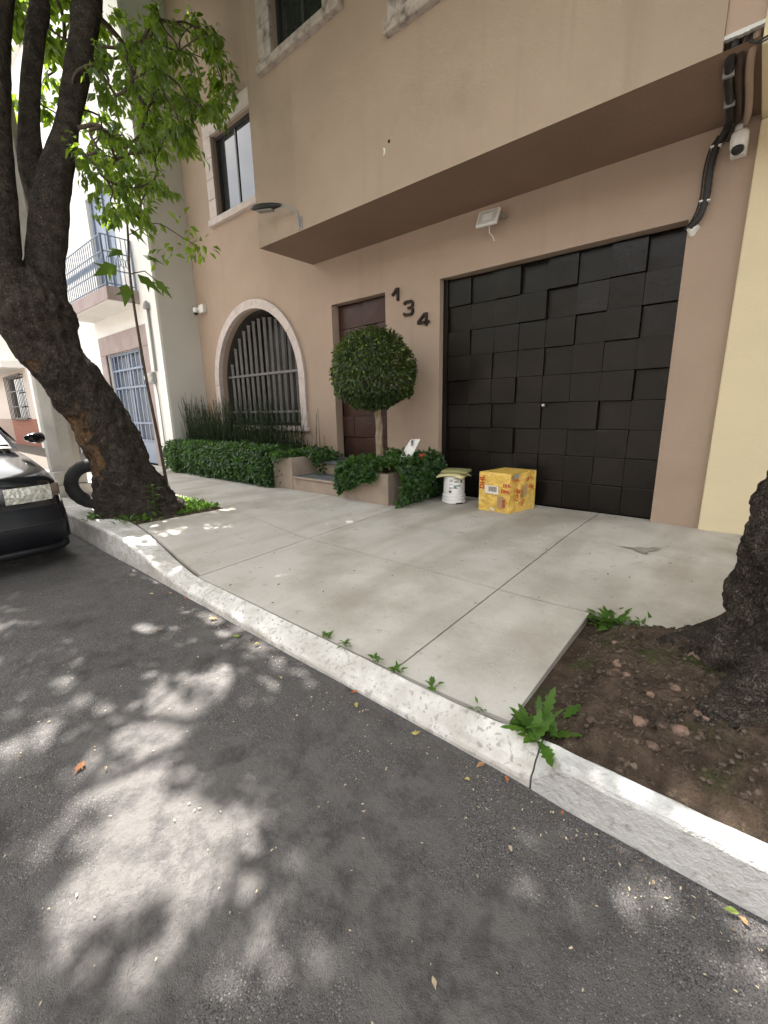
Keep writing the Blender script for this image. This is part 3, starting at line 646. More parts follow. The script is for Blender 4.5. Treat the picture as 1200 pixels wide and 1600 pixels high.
# ball tree
bt = thing('ball_tree', (-.60, -.72, .35), 'round clipped ball tree with twisted trunk standing in the square planter', 'tree'); bq = G(bt)
m = MB()
for ph in (0, 2.1, 4.2):
    pts = [(-.56+.022*math.cos(ph+z*5)+.05*(.6-z)*.4, -.72+.022*math.sin(ph+z*5), z) for z in np.linspace(.33, 1.45, 16)]
    m.tube(pts, [.034-.008*k/15+.004*math.sin(k*2+ph) for k in range(16)], 8)
bq(m, 'trunk', mat('pale_bark', (.30, .24, .17), (.2, .155, .11), .9, 18., bump=[(60, .006, 'n')], spec=.15), smooth=True)
BC = np.array([-.63, -.74, 1.70]); n = 9500
d = unit(n); d[:, 2] = np.where(d[:, 2] < -.55, d[:, 2]*.8, d[:, 2]); rad = 1-.22*RNG.uniform(0, 1, n)**2.5
bump_ = np.array([.07*noise.noise(Vector(v)*2.6)+.06*noise.noise(Vector(v)*6) for v in d])+.10*(RNG.uniform(0, 1, n) < .03)*RNG.uniform(0, 1, n)
P = BC+d*np.array([.545, .545, .56])*(rad+bump_)[:, None]
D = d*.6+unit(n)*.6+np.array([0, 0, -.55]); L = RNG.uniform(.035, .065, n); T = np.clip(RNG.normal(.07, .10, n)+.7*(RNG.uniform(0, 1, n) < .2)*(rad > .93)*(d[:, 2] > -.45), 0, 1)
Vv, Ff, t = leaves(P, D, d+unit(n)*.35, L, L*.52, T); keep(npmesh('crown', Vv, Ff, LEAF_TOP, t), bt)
m = MB(); 
for k in range(40):
    v = unit(1)[0]; v[2] = abs(v[2])*.9-.15; e = BC+v*np.array([.46, .46, .48]); m.tube([(-.57, -.72, 1.25), tuple((BC+e)/2+np.array([0, 0, -.08])), tuple(e)], [.012, .008, .003], 5)
bq(m, 'branches', TWIG)['kind'] = 'stuff'

# ================================================================== TREES
def limb(rows, seg=36, n=8, amp=.05, fr=3.2, cap=True, scar=None, ribs=0.):
    """rows (x,y,z,r); returns V,F,scar with noisy bark relief"""
    C = spline(rows, n); V = []; Fs = []; sc = []
    nrm = Vector((1, 0, 0))
    for i, c in enumerate(C):
        a = Vector(C[max(i-1, 0)][:3]); b = Vector(C[min(i+1, len(C)-1)][:3]); t = (b-a).normalized()
        nrm = (nrm-t*nrm.dot(t)).normalized(); bi = t.cross(nrm); p = Vector(c[:3])
        for k in range(seg):
            th = 2*math.pi*k/seg; dr = nrm*math.cos(th)+bi*math.sin(th); q = p+dr*c[3]
            w = noise.noise(Vector((q.x*fr, q.y*fr, q.z*fr*.55)))*amp*2.2*min(1, c[3]/.25)
            w += noise.noise(Vector((q.x*fr*4, q.y*fr*4, q.z*fr*2)))*amp*.9*min(1, c[3]/.25)
            w += abs(noise.noise(Vector((q.x*fr*9, q.y*fr*9, q.z*fr*3.5))))*amp*.6*min(1, c[3]/.25)
            if ribs: w += ribs*max(0, math.sin(th*4+1.))*max(0, 1-i/(len(C)*.35))
            s = scar(q, dr) if scar else 0.
            V.append(q+dr*(w*(1-.8*s)-.03*s)); sc.append(s)
    for i in range(len(C)-1):
        for k in range(seg): Fs.append((i*seg+k, i*seg+(k+1) % seg, (i+1)*seg+(k+1) % seg, (i+1)*seg+k))
    return V, Fs, sc
def limb_obj(name, specs, m, root):
    V = []; F = []; Sc = []
    for a in specs: v, f, s = limb(**a); o = len(V); V += v; F += [tuple(i+o for i in q) for q in f]; Sc += s
    ob = npmesh(name, [tuple(v) for v in V], F, m, smooth=True)
    at = ob.data.attributes.new('scar', 'FLOAT', 'POINT'); at.data.foreach_set('value', Sc)
    return keep(ob, root)
# ---- leaning street tree on the left
TL = thing('street_tree', (-2.45, -3.2, 0), 'big dark leaning tree with forked trunk at the left kerb', 'tree')
SC = [(Vector((-2.30, -3.77, 1.05)), .13, .26), (Vector((-2.28, -3.68, .72)), .10, .26), (Vector((-2.3, -4.08, 1.72)), .10, .07)]
def scarf(q, d):
    s = 0
    for c, r, h in SC:
        e = q-c; k = math.sqrt(e.x**2/.09+e.y**2/r**2+e.z**2/h**2)+.5*noise.noise(q*7)+.35*noise.noise(q*19)
        s = max(s, (1-sm(k, .6, 1.1))*(.75+.5*noise.noise(Vector((q.x*12, q.y*30, q.z*5)))))
    return s
trunk = dict(rows=[(-2.42, -3.16, -.15, .56), (-2.45, -3.20, .0, .47), (-2.47, -3.25, .22, .38), (-2.5, -3.31, .52, .335), (-2.5, -3.38, .84, .315), (-2.5, -3.49, 1.22, .285), (-2.5, -3.63, 1.5, .28), (-2.5, -3.76, 1.78, .30), (-2.5, -3.87, 2.08, .325), (-2.5, -3.91, 2.35, .31), (-2.5, -3.92, 2.65, .20)], seg=110, n=22, amp=.040, fr=4.2, scar=scarf, ribs=.06)
limR = dict(rows=[(-2.5, -3.8, 1.9, 0.24), (-2.5, -3.82, 2.3, 0.235), (-2.5, -3.74, 2.72, 0.184), (-2.5, -3.68, 2.97, 0.171), (-2.5, -3.6, 3.3, 0.167), (-2.5, -3.54, 3.55, 0.149), (-2.5, -3.34, 4.12, 0.108), (-2.5, -3.23, 4.45, 0.113), (-2.5, -2.98, 5.28, 0.122), (-2.45, -2.8, 6.1, 0.108), (-2.3, -2.5, 7.2, 0.063)], seg=32, n=8, amp=.018)
limL = dict(rows=[(-2.5, -3.88, 1.85, 0.24), (-2.5, -4.02, 2.25, 0.255), (-2.5, -4.12, 2.64, 0.207), (-2.5, -4.09, 3.04, 0.194), (-2.5, -3.98, 3.87, 0.162), (-2.5, -3.88, 4.42, 0.144), (-2.5, -3.74, 4.97, 0.126), (-2.45, -3.55, 5.5, 0.081), (-2.4, -3.25, 6.1, 0.045), (-2.2, -3.1, 7.0, 0.023)], seg=32, n=8, amp=.018)
limM = dict(rows=[(-2.6, -3.6, 3.3, 0.15), (-2.7, -3.64, 3.73, 0.12), (-2.7, -3.58, 4.27, 0.086), (-2.7, -3.41, 4.99, 0.081), (-2.7, -3.33, 5.29, 0.081), (-2.9, -3.2, 6.4, 0.054)], seg=24, n=8, amp=.012)
limb_obj('trunk', [trunk, limR, limL, limM], BARK, TL)
def hdist(p): return math.hypot(p[0]-CAM.x, p[1]-CAM.y)
VIS = [(250, -2.14, 5.72), (300, -1.73, 5.87), (0, -1.46, 5.66), (0, -1.36, 5.42), (0, -1.81, 5.28), (0, -2.21, 5.19), (0, -2.56, 5.21), (0, -2.76, 4.7), (0, -2.42, 4.72), (0, -2.04, 4.75), (0, -1.69, 5.04), (0, -1.45, 5.12),
       (0, -2.7, 4.23), (0, -2.33, 4.34), (0, -2.0, 4.52), (0, -2.97, 3.80), (0, -2.69, 3.82), (0, -2.46, 3.95), (0, -2.92, 3.5), (0, -2.66, 3.58), (0, -2.92, 4.92), (0, -2.95, 4.32), (0, -1.5, 5.87), (0, -1.94, 5.51), (0, -2.32, 5.45), (0, -3.15, 3.98),
       (0, -2.2, 5.0), (0, -2.55, 4.95), (0, -1.9, 5.05), (0, -2.85, 4.05), (0, -2.5, 4.45), (0, -2.15, 4.6)]
clumps = []; twigs = []
def open_gap(x, y, z):                    # the road side of the crown is thin, with holes where the sun comes through
    xg, yg = x+.583*z, y-.134*z
    return yg < -3.75 and noise.noise(Vector((xg*.85+.9, yg*1.15, 0)))+.16*sm(xg, .6, 1.6)-.3*sm(xg, 3.0, 4.0)+.55*noise.noise(Vector((xg*3.1, yg*3.4, 4))) > -.01

for k, (a, y, z) in enumerate(VIS):
    for q in range(3):
        x = -2.6+random.uniform(-.75, .75) if q < 2 else random.uniform(-5., -3.4); s = (3.383-x)/5.983       # keep the clump on the same bearing at its own depth
        clumps.append((x, CAM.y+(y-CAM.y)*s, CAM.z+(z-CAM.z)*s, .26, 52))
for k in range(26):               # far clumps between and behind the limbs
    x = random.uniform(-5.2, -3.4); clumps.append((x, random.uniform(-3.9, -2.6)+.1*(-x-3.4), random.uniform(5.4, 7.6), .4, 55))
# the upper crown, above what the picture shows
k = 0
while k < 330:
    x, y, z = random.uniform(-6.8, 1.6), random.uniform(-6.6, -.7), random.uniform(5.0, 9.8)
    e = ((x+2.5)/4.2)**2+((y+3.3)/3.3)**2+((z-7.3)/2.5)**2
    if e > 1: continue
    if z < 1.6+.80*hdist((x, y)) and not (y+5.294 < .42*(3.383-x) and x < -2.9 and z > 5.6 and random.random() < .5): continue
    if open_gap(x, y, z): continue
    if y-.134*z < -3.75: clumps += [(x+random.gauss(0, .3), y+random.gauss(0, .25), z+random.gauss(0, .3), .27, 36) for _ in range(2)]
    else: clumps.append((x, y, z, .46, 80))
    k += 1
def crown(clumps, m, lmin, lmax, wr, big=1.):
    out = []
    for x, y, z, r, n in clumps:
        nt = max(4, n//9); c = np.array([x, y, z])
        for t_ in range(nt):
            v = unit(1)[0]*np.array([1, 1, .7]); tip = c+v*r*RNG.uniform(.5, 1.15); k = n//nt
            s = RNG.uniform(.25, 1, k)[:, None]; P = c+(tip-c)*s+RNG.normal(0, .03, (k, 3))
            D = v*.5+unit(k)*.55+np.array([0, 0, -.75]); L = RNG.uniform(lmin, lmax, k)*big
            Nn = unit(k)*.7+np.array([0, 0, .8]); T = np.clip(RNG.normal(.4, .42, k), 0, 1)
            out.append(leaves(P, D, Nn, L, L*RNG.uniform(wr*.8, wr*1.2, k), T))
    return cat_mesh(out)
k = 0
while k < 290:               # the high top of the crown, unseen, filled in to shade the pavement
    x, y, z = random.uniform(-8.4, -.2), random.uniform(-4.4, -.2), random.uniform(7.2, 12.4)
    if ((x+4.2)/4.3)**2+((y+2.1)/2.4)**2+((z-9.4)/2.9)**2 > 1 or z < 1.6+.73*hdist((x, y)) or open_gap(x, y, z): continue
    clumps.append((x, y, z, .5, 80)); k += 1
for k in range(110):  # unseen extra clumps added along the sun's path to shade the pavement
    gx, gy, z = random.uniform(-2.3, 2.4), random.uniform(-3.3, -.9), random.uniform(7.5, 11.)
    x, y = gx-.583*z, gy+.134*z
    if z > 1.6+.70*hdist((x, y)): clumps.append((x, y, z, .45, 80))
for k in range(9): clumps.append((random.uniform(-7.3, -6.2), random.uniform(-1.7, -.95), random.uniform(9.3, 10.4), .45, 80))  # more unseen clumps, added to block the last sun patches
vis = [c for c in clumps if c[3] == .26]; oth = [c for c in clumps if c[3] != .26]
Vv, Ff, t = cat_mesh([crown(vis, LEAF_TREE, .07, .135, .40), crown(oth, LEAF_TREE, .12, .2, .5)])
keep(npmesh('crown', Vv, Ff, LEAF_TREE, t), TL)
def branches(anc, clumps, up=0.):
    """every clump hangs on the nearest node already reached, so twigs gather into boughs"""
    nodes = [Vector(a) for a in anc]; par = [-1]*len(nodes); cs = sorted(clumps, key=lambda c: min((Vector(c[:3])-a).length for a in nodes))
    for c in cs:
        p = Vector(c[:3]); arr = np.array(nodes); d = np.linalg.norm(arr-np.array(p), axis=1); i = int(np.argmin(d)); nodes.append(p); par.append(i)
    cnt = [1]*len(nodes)
    for i in range(len(nodes)-1, -1, -1):
        if par[i] >= 0: cnt[par[i]] += cnt[i]
    tg = MB()
    for i, p in enumerate(nodes):
        if par[i] < 0: continue
        a = nodes[par[i]]; L = (a-p).length; r1 = min(.026, .004+.0034*math.sqrt(cnt[i])); r0 = min(.03, r1*1.25)
        j = lambda: Vector((random.gauss(0, .06), random.gauss(0, .06), random.gauss(.03, .05)))*L
        C = spline([tuple(a), tuple(a.lerp(p, .35)+j()), tuple(a.lerp(p, .7)+j()), tuple(p)], 3)
        tg.tube([tuple(q) for q in C], [lerp(r0, r1, k/(len(C)-1)) for k in range(len(C))], 5)
    return tg
anc = [(-2.5, -3.34, 4.12), (-2.5, -3.23, 4.45), (-2.5, -3.05, 5.0), (-2.5, -2.98, 5.28), (-2.45, -2.8, 6.1), (-2.3, -2.5, 7.2), (-2.43, -3.4, 5.8), (-2.2, -3.1, 7.0), (-2.9, -3.2, 6.4)]
keep(branches(anc, clumps).build('branches', TWIG, smooth=True), TL)['kind'] = 'stuff'
# ---- tree at the right edge
TRt = thing('street_tree', (TR[0], TR[1], 0), 'thick rough-barked tree trunk rising from bare soil at the right edge', 'tree')
limb_obj('trunk', [dict(rows=[(3.90, -2.90, -.25, .80), (3.88, -2.88, -.05, .66), (3.86, -2.84, .10, .53), (3.85, -2.80, .30, .455), (3.85, -2.78, .55, .43), (3.86, -2.77, .85, .42), (3.90, -2.78, 1.3, .40), (4.05, -2.8, 2.0, .37), (4.35, -2.85, 3.0, .33), (4.4, -2.9, 4.2, .27), (4.3, -3.0, 5.6, .2), (4.2, -3.2, 7, .1)], seg=150, n=24, amp=.042, fr=5., ribs=.07),
                   dict(rows=[(3.75, -3.05, .22, .17), (3.5, -3.30, .06, .12), (3.28, -3.48, -.03, .075), (3.08, -3.58, -.09, .04)], seg=24, amp=.03, n=10), dict(rows=[(3.6, -2.85, .22, .16), (3.38, -2.80, .08, .13), (3.18, -2.84, -.01, .08), (2.98, -2.95, -.09, .04)], seg=24, amp=.03, n=10), dict(rows=[(3.9, -3.2, .2, .17), (3.85, -3.5, .07, .12), (3.7, -3.72, -.03, .06)], seg=24, amp=.03, n=10), dict(rows=[(4.38, -2.88, 3.6, .2), (4.7, -3.5, 4.8, .15), (5.0, -4.3, 6.2, .08)], seg=20, amp=.015), dict(rows=[(4.38, -2.88, 3.8, .18), (3.6, -2.2, 5.2, .13), (2.6, -1.8, 6.4, .07)], seg=20, amp=.015)], BARK, TRt)
cl2 = []; k = 0
while k < 170:
    x, y, z = random.uniform(.2, 7.6), random.uniform(-6.0, -1.25), random.uniform(4.3, 8.6)
    if ((x-3.9)/3.6)**2+((y+3.3)/2.7)**2+((z-6.6)/2.2)**2 > 1 or z < 2.0+.80*hdist((x, y)) or open_gap(x, y, z): continue
    cl2.append((x, y, z, .48, 58)); k += 1
Vv, Ff, t = crown(cl2, LEAF_TREE, .12, .2, .5); keep(npmesh('crown', Vv, Ff, LEAF_TREE, t), TRt)
keep(branches([(4.3, -3.0, 5.6), (4.2, -3.2, 7), (5, -4.3, 6.2), (2.6, -1.8, 6.4), (3.6, -2.2, 5.2)], cl2).build('branches', TWIG, smooth=True), TRt)['kind'] = 'stuff'
# ---- sapling with large lobed leaves
SP = thing('sapling', (-3.08, -2.56, 0), 'thin young sapling with few large lobed leaves beside the leaning tree', 'sapling'); sq = G(SP)
stem = [(-3.08, -2.56, -.05), (-3.08, -2.60, .8), (-3.08, -2.66, 1.8), (-3.08, -2.68, 2.9), (-3.08, -2.63, 3.5), (-3.06, -2.6, 4.1)]
m = MB(); C = spline(stem, 6); m.tube([tuple(c) for c in C], [.026-.016*i/(len(C)-1) for i in range(len(C))], 8); sq(m, 'stem', TWIG, smooth=True)
def lobed(size, lobes=5):
    """palmate leaf in local xy, base at the origin, pointing +x"""
    v = [(.0, 0, 0)]; ang = [-100, -62, -50, -34, -24, 0, 24, 34, 50, 62, 100]; rd = [.42, .34, .80, .40, .5, 1., .5, .40, .80, .34, .42]
    for a, r in zip(ang, rd): v.append((.32+r*.68*math.cos(R(a)), r*.62*math.sin(R(a)), -.12*r*r+.02*math.sin(a)))
    v.append((.34, 0, .04)); n = len(v)-1
    f = [(n, i, i+1) for i in range(1, n-1)]+[(0, 1, n), (0, n, n-1)]
    return [(x*size, y*size, z*size) for x, y, z in v], f
def place_leaf(name, vf, p, d, nrm, m, parent, tint):
    v, f = vf; d = Vector(d).normalized(); nn = Vector(nrm); s = nn.cross(d).normalized(); nn = d.cross(s)
    V = [tuple(Vector(p)+d*a+s*b+nn*c) for a, b, c in v]; o = npmesh(name, V, f, m, [tint]*len(V)); return keep(o, parent)
for p, d, nr, s, t_ in [((-3.08, -2.82, 3.06), (0.2, -.8, -.45), (.9, .2, .45), .36, .2), ((-3.06, -2.74, 2.86), (.35, -.3, -.85), (.95, -.1, .3), .33, .6), ((-3.04, -2.60, 3.0), (.4, .6, -.55), (.75, -.2, .7), .36, .3), ((-3.05, -2.38, 2.98), (.1, .7, -.65), (.9, 0, .4), .3, .5),
                        ((-3.05, -2.75, 3.25), (.3, -.5, -.3), (.7, .1, .8), .28, .4), ((-3.05, -2.5, 3.25), (.3, .7, -.2), (.6, -.3, .8), .28, .7), ((-3.1, -2.6, 3.55), (.2, .6, -.5), (.8, .2, .5), .26, .8), ((-3.05, -2.7, 3.6), (.2, -.6, -.5), (.8, 0, .5), .26, .2), ((-3.05, -2.6, 3.85), (.3, .4, -.4), (.8, 0, .6), .24, .6), ((-3.05, -2.62, 4.1), (.3, -.3, -.2), (.7, 0, .7), .22, .9)]:
    place_leaf('leaf', lobed(s), p, d, nr, LEAF_SAP, SP, t_)
m = MB(); tw = spline([(-3.08, -2.64, 3.45), (-3.0, -2.3, 3.66), (-2.95, -1.98, 3.56), (-2.95, -1.78, 3.50)], 5); m.tube([tuple(c) for c in tw], .006, 5); 
m.tube([(-3.06, -2.66, 3.0), (-3.05, -2.5, 3.06), (-3.05, -2.36, 2.97)], .007, 5); sq(m, 'side_branch', TWIG)
pp = []
for c_, n in (((-2.95, -1.74, 3.50), 26), ((-2.95, -2.12, 3.42), 10), ((-2.95, -2.02, 3.66), 7), ((-2.95, -2.25, 3.30), 7)):
    P = np.array(c_)+RNG.normal(0, .085, (n, 3)); D = (P-np.array(c_))*6+unit(n)*.3+np.array([0, 0, -.35]); L = RNG.uniform(.10, .16, n)
    pp.append(leaves(P, D, unit(n)*.6+np.array([.6, -.3, .5]), L, L*.42, RNG.uniform(0, 1, n)))
keep(npmesh('small_leaves', *cat_mesh(pp)[:2], LEAF_TREE, cat_mesh(pp)[2]), SP)
# ---- opposite trees (their crowns shade the road)
OT = thing('street_tree', (-3.4, -10.4, 0), 'street tree on the opposite pavement', 'tree')
limb_obj('trunk', [dict(rows=[(-3.4, -10.4, -.1, .3), (-3.4, -10.3, 2, .22), (-3.3, -10., 4, .2), (-3.2, -9.7, 6, .1)], seg=20, amp=.02)], BARK, OT)
cl3 = [(random.gauss(-3.3, 1.4), random.gauss(-9.6, 1.2), random.gauss(6.2, 1.), .5, 55) for _ in range(75)]
Vv, Ff, t = crown(cl3, LEAF_TREE, .13, .2, .5); keep(npmesh('crown', Vv, Ff, LEAF_TREE, t), OT)

# ================================================================== WHITE HOUSE ON THE LEFT
WY = -.83; WX1 = -6.452; WTOP = 10.4  # WTOP: unseen upper height, raised to block sun from the pavement
WH = thing('white_house', (-10, -.83, 0), 'white house with blue barred gate and iron balcony left of the brown house', 'house'); wq = G(WH)
gx0, gx1, gz = -9.77, -7.48, 2.71
mb = wall(MB(), WY, (-14.2, WX1), (-.1, WTOP), [(gx0, gx1, -.1, gz), (-9.6, -8.1, 3.9, 6.2), (-13.4, -11.9, -.1, 2.75)], .18)
wq(mb, 'wall', WHITEP)
mb = MB(); mb.add([(WX1, WY, -.1), (WX1, 1.2, -.1), (WX1, 1.2, 10.6), (WX1, WY, 10.6)], [(0, 1, 2, 3)]); wq(mb, 'side_wall', GREYP)  # unseen upper part raised with the facade as a sun blocker
mb = MB(); mb.box(-14.2, WX1-.02, WY+.4, 9, -.1, WTOP); wq(mb, 'house_body', DARKIN)
mb = MB(); mb.box(-14.2, WX1-.001, WY-.12, WY+.5, WTOP, WTOP+.25); wq(mb, 'cornice', WHITEP)
mb = MB(); mb.box(-7.10, WX1-.003, WY-.05, WY-.001, -.1, WTOP); wq(mb, 'pilaster', WHITEP)
def stone_frame(x0, x1, z1, w, t):
    for a, b, c, d in [(x0-w, x0, -.05, z1/2-.004), (x0-w, x0, z1/2, z1-.004), (x1, x1+w, -.05, z1/2-.004), (x1, x1+w, z1/2, z1-.004), (x0-w, (x0+x1)/2-.003, z1, z1+t), ((x0+x1)/2+.003, x1+w, z1, z1+t)]:
        m = MB(); m.box(a, b, WY-.03, WY+.03, c, d); wq(m, 'door_surround', PSTONE, bevel=.006)
stone_frame(gx0, gx1, gz, .36, .44); stone_frame(-13.4, -11.9, 2.75, .3, .44)
# gate: frame, bars, glass, kick panels
mb = MB(); mb.box(gx0, gx1, WY+.17, WY+.18, 0, gz); gt = wq(mb, 'gate', GLASSB)
def gp(nm, m, *b): 
    p = MB(); p.box(*b); return sub(p, nm, m, gt)
y0, y1 = WY+.08, WY+.12
for x in (gx0, (gx0+gx1)/2-.04, gx1-.07): gp('stile', BLUEG, x, x+.07, y0, y1, 0, gz)
for z in (.55, .98, 1.85, 2.28, gz-.06): gp('rail', BLUEG, gx0+.07, gx1-.07, y0-.012, y1-.012, z, z+.05)
for half in (0, 1):
    xa = gx0+.07 if half == 0 else (gx0+gx1)/2+.03; xb = (gx0+gx1)/2-.04 if half == 0 else gx1-.07
    gp('kick_panel', BLUEP, xa, xb, y0+.01, y1-.005, .02, .55)
    for k in range(4): x = lerp(xa, xb, (k+.5)/4); gp('bar', BLUEG, x-.03, x+.03, y0+.005, y1-.02, .6, gz-.06)
m = MB(); m.box(-13.4, -11.9, WY+.12, WY+.16, 0, 2.75); wq(m, 'side_door', BLUEP)
m = MB(); m.box(-9.6, -8.1, WY+.12, WY+.16, 3.9, 6.2); bd = wq(m, 'balcony_door', BLUEP)
for x in (-9.6, -8.9, -8.18): p = MB(); p.box(x, x+.08, WY+.08, WY+.119, 3.9, 6.2); sub(p, 'stile', BLUEG, bd)
# balcony
by0 = -1.47; bx0, bx1 = -10.3, -7.32; bz = 3.57
m = MB(); m.box(bx0, bx1, by0, WY-.002, bz, bz+.27); bl = wq(m, 'balcony', PSTONE, bevel=.01)
m = MB(); m.box(bx0+.02, bx1-.02, by0+.02, WY-.003, bz-.012, bz-.001); sub(m, 'balcony_underside', WHITEP, bl)
def rail_run(p, q, n):
    p, q = Vector(p), Vector(q)
    for k in range(n+1):
        c = p.lerp(q, k/n); m = MB(); th_ = .022 if k in (0, n) else .010; m.tube([c, c+Vector((0, 0, .98))], th_, 6)
        if k not in (0, n):
            d = (q-p).normalized(); a = [c+Vector((0, 0, .5))+d*(.045*math.sin(u))+Vector((0, 0, .09*math.cos(u))) for u in np.linspace(0, 6.28, 9)]; m.tube(a, .008, 4, cap=False)
        sub(m, 'baluster', DARKIRON if False else BLUEG, bl)
    for z in (.06, .33, .67, .98):
        m = MB(); m.tube([p+Vector((0, 0, z)), q+Vector((0, 0, z))], .014, 6); sub(m, 'rail', BLUEG, bl)
zt = bz+.27
rail_run((bx1-.05, by0+.05, zt), (bx0+.05, by0+.05, zt), 22); rail_run((bx1-.05, WY-.03, zt), (bx1-.05, by0+.05, zt), 6)
# things fixed to the white house
mt = thing('electric_meter', (-7.0, WY-.06, 1.9), 'round grey electric meter on the white pilaster beside the gate', 'meter'); q = G(mt)
m = MB(); m.box(-7.09, -6.87, WY-.14, WY-.052, 1.87, 2.12); q(m, 'case', GREYPL, bevel=.02)
m = MB(); m.lathe([(.085, 0), (.09, .03), (.08, .10), (.05, .13), (.001, .135)], seg=18); o = m.build('glass_cover', WHITEPL, smooth=True); o.data.transform(Matrix.Translation((-6.98, WY-.13, 2.0)) @ Matrix.Rotation(R(90), 4, 'X')); keep(o, mt)
cp = thing('conduit_pipe', (-6.85, WY-.06, 0), 'grey steel conduit pipe running down the white pilaster to the meter', 'pipe'); q = G(cp)
m = MB(); m.tube([(-6.80, WY-.085, 2.12), (-6.80, WY-.085, 3.38)], .028, 8); q(m, 'upper_pipe', GREYPL, smooth=True)
m = MB(); m.tube([(-6.90, WY-.08, 1.87), (-6.84, WY-.08, 1.6), (-6.84, WY-.08, .0)], .014, 6); q(m, 'lower_pipe', GREYPL, smooth=True)
m = MB(); m.lathe([(.07, 3.38), (.075, 3.42), (.05, 3.5), (.02, 3.54)], -6.80, WY-.1, 12); q(m, 'weather_head', GREYPL, smooth=True)
# ================================================================== HOUSES FARTHER LEFT
FH = thing('brick_house', (-19, -.9, 0), 'distant beige house with red brick base and barred window behind the car', 'house'); q = G(FH)
fx0, fx1 = -26., -14.21
mb = wall(MB(), WY, (fx0, fx1), (-.1, 6.4), [(-21.6, -18.9, 1.15, 2.75), (-17.3, -16.2, -.1, 2.5)], .15); q(mb, 'wall', BEIGE)
mb = MB(); mb.box(fx0, fx1, WY+.3, 8, -.1, 6.4); q(mb, 'house_body', DARKIN)
mb = MB(); mb.box(-25.9, -18.0, WY-.02, WY-.001, -.05, 1.10); brk = q(mb, 'brick_base', MORTAR)
me0 = None
for r_ in range(12):
    for c in range(17):
        x = -22.3+c*.25+(.125 if r_ % 2 else 0); z = .01+r_*.09
        if me0 is None:
            m = MB(); m.box(0, .235, -.012, 0, 0, .078); o = m.build('brick', BRICK); me0 = o.data
        else:
            o = bpy.data.objects.new('brick', me0); COL.objects.link(o)
        o.location = (x, WY-.02, z); o.parent = brk
mb = MB(); mb.box(-21.6, -18.9, WY+.1, WY+.13, 1.15, 2.75); fwn = q(mb, 'window', GLASS)
for k in range(12): m = MB(); x = lerp(-21.65, -18.85, k/11); m.tube([(x, WY-.12, 1.05), (x, WY-.12, 2.85)], .016, 5); sub(m, 'bar', DARKIRON, fwn)
for z in (1.1, 1.6, 2.2, 2.8): m = MB(); m.box(-21.68, -18.82, WY-.135, WY-.10, z-.02, z+.02); sub(m, 'cross_bar', DARKIRON, fwn)
for x in (-18.85, -21.65): m = MB(); m.box(x-.02, x+.02, WY-.12, WY, 1.1, 1.14); m.box(x-.02, x+.02, WY-.12, WY, 2.78, 2.82); sub(m, 'bracket', DARKIRON, fwn)
m = MB(); m.box(-17.3, -16.2, WY+.1, WY+.14, 0, 2.5); q(m, 'door', DARKIRON)
for x in (-17.75, -15.9): m = MB(); m.box(x, x+.3, WY-.06, WY-.001, -.05, 6.4); q(m, 'pilaster', WHITEP)
m = MB(); m.box(-24, -18.3, WY-.7, WY-.001, 3.0, 3.25); q(m, 'canopy', WHITEP, bevel=.01)
m = MB(); m.box(-26, -14.21, WY-.15, WY+.3, 6.4, 6.6); q(m, 'cornice', WHITEP)
for nm, x0, x1, h, mm, lb in [('far_house', -36, -26.01, 5.6, WHITEP, 'far white house farther down the street beyond the brick house'), ('far_house', -52, -36.01, 7.5, PINKST, 'farthest pink house at the end of the visible street')]:
    t = thing(nm, ((x0+x1)/2, WY, 0), lb, 'house'); q = G(t); ops = [(x, x+1.2, z, z+1.4) for x in np.arange(x0+1, x1-1.5, 2.6) for z in (1.1, 3.6)]
    q(wall(MB(), WY, (x0, x1), (-.1, h), ops, .15), 'wall', mm); m = MB(); m.box(x0, x1, WY+.3, 8, -.1, h+.1); q(m, 'house_body', DARKIN)
    for o_ in ops: m = MB(); m.box(o_[0], o_[1], WY+.1, WY+.12, o_[2], o_[3]); q(m, 'window', GLASS)
# concrete pole
PO = thing('concrete_pole', (-4.75, -3.36, 0), 'pale octagonal concrete utility pole behind the leaning tree', 'pole'); q = G(PO)
m = MB(); vs = []
for z, r_ in ((.38, .215), (9.5, .15)): vs += [(-4.75+r_*math.cos(R(22.5+45*k)), -3.36+r_*math.sin(R(22.5+45*k)), z) for k in range(8)]
m.add(vs, [(k, (k+1) % 8, 8+(k+1) % 8, 8+k) for k in range(8)]+[tuple(range(8, 16))]); q(m, 'shaft', POLEC, bevel=.01)
for z0, z1, w in ((-.05, .20, .27), (.2, .40, .235)): m = MB(); m.box(-4.75-w, -4.75+w, -3.36-w*.9, -3.36+w*.9, z0, z1); q(m, 'plinth', POLEC, bevel=.02)
# ================================================================== YELLOW HOUSE ON THE RIGHT
YH = thing('yellow_house', (5, 0, 0), 'cream yellow house wall behind the right tree', 'house'); q = G(YH)
mb = MB(); mb.box(HR+.003, 12, -.045, 8, -.1, 3.5); q(mb, 'wall', YELLOW, bevel=.012)
mb = MB(); mb.box(HR+.003, 12, BY+.0, 8, 3.505, 9); q(mb, 'upper_storey', YELLOW, bevel=.012)
# opposite row of houses, closing the street behind the camera
OH = thing('opposite_house', (0, -13, 0), 'pale house row on the far side of the street', 'house'); q = G(OH)
m = MB(); m.box(-40, 30, -20, -13, -.1, 6.2); q(m, 'wall', BEIGE)
for x in np.arange(-38, 28, 3.1):
    for z in (.9, 3.8): m = MB(); m.box(x, x+1.3, -13.0, -12.98, z, z+1.5); q(m, 'window', GLASS)

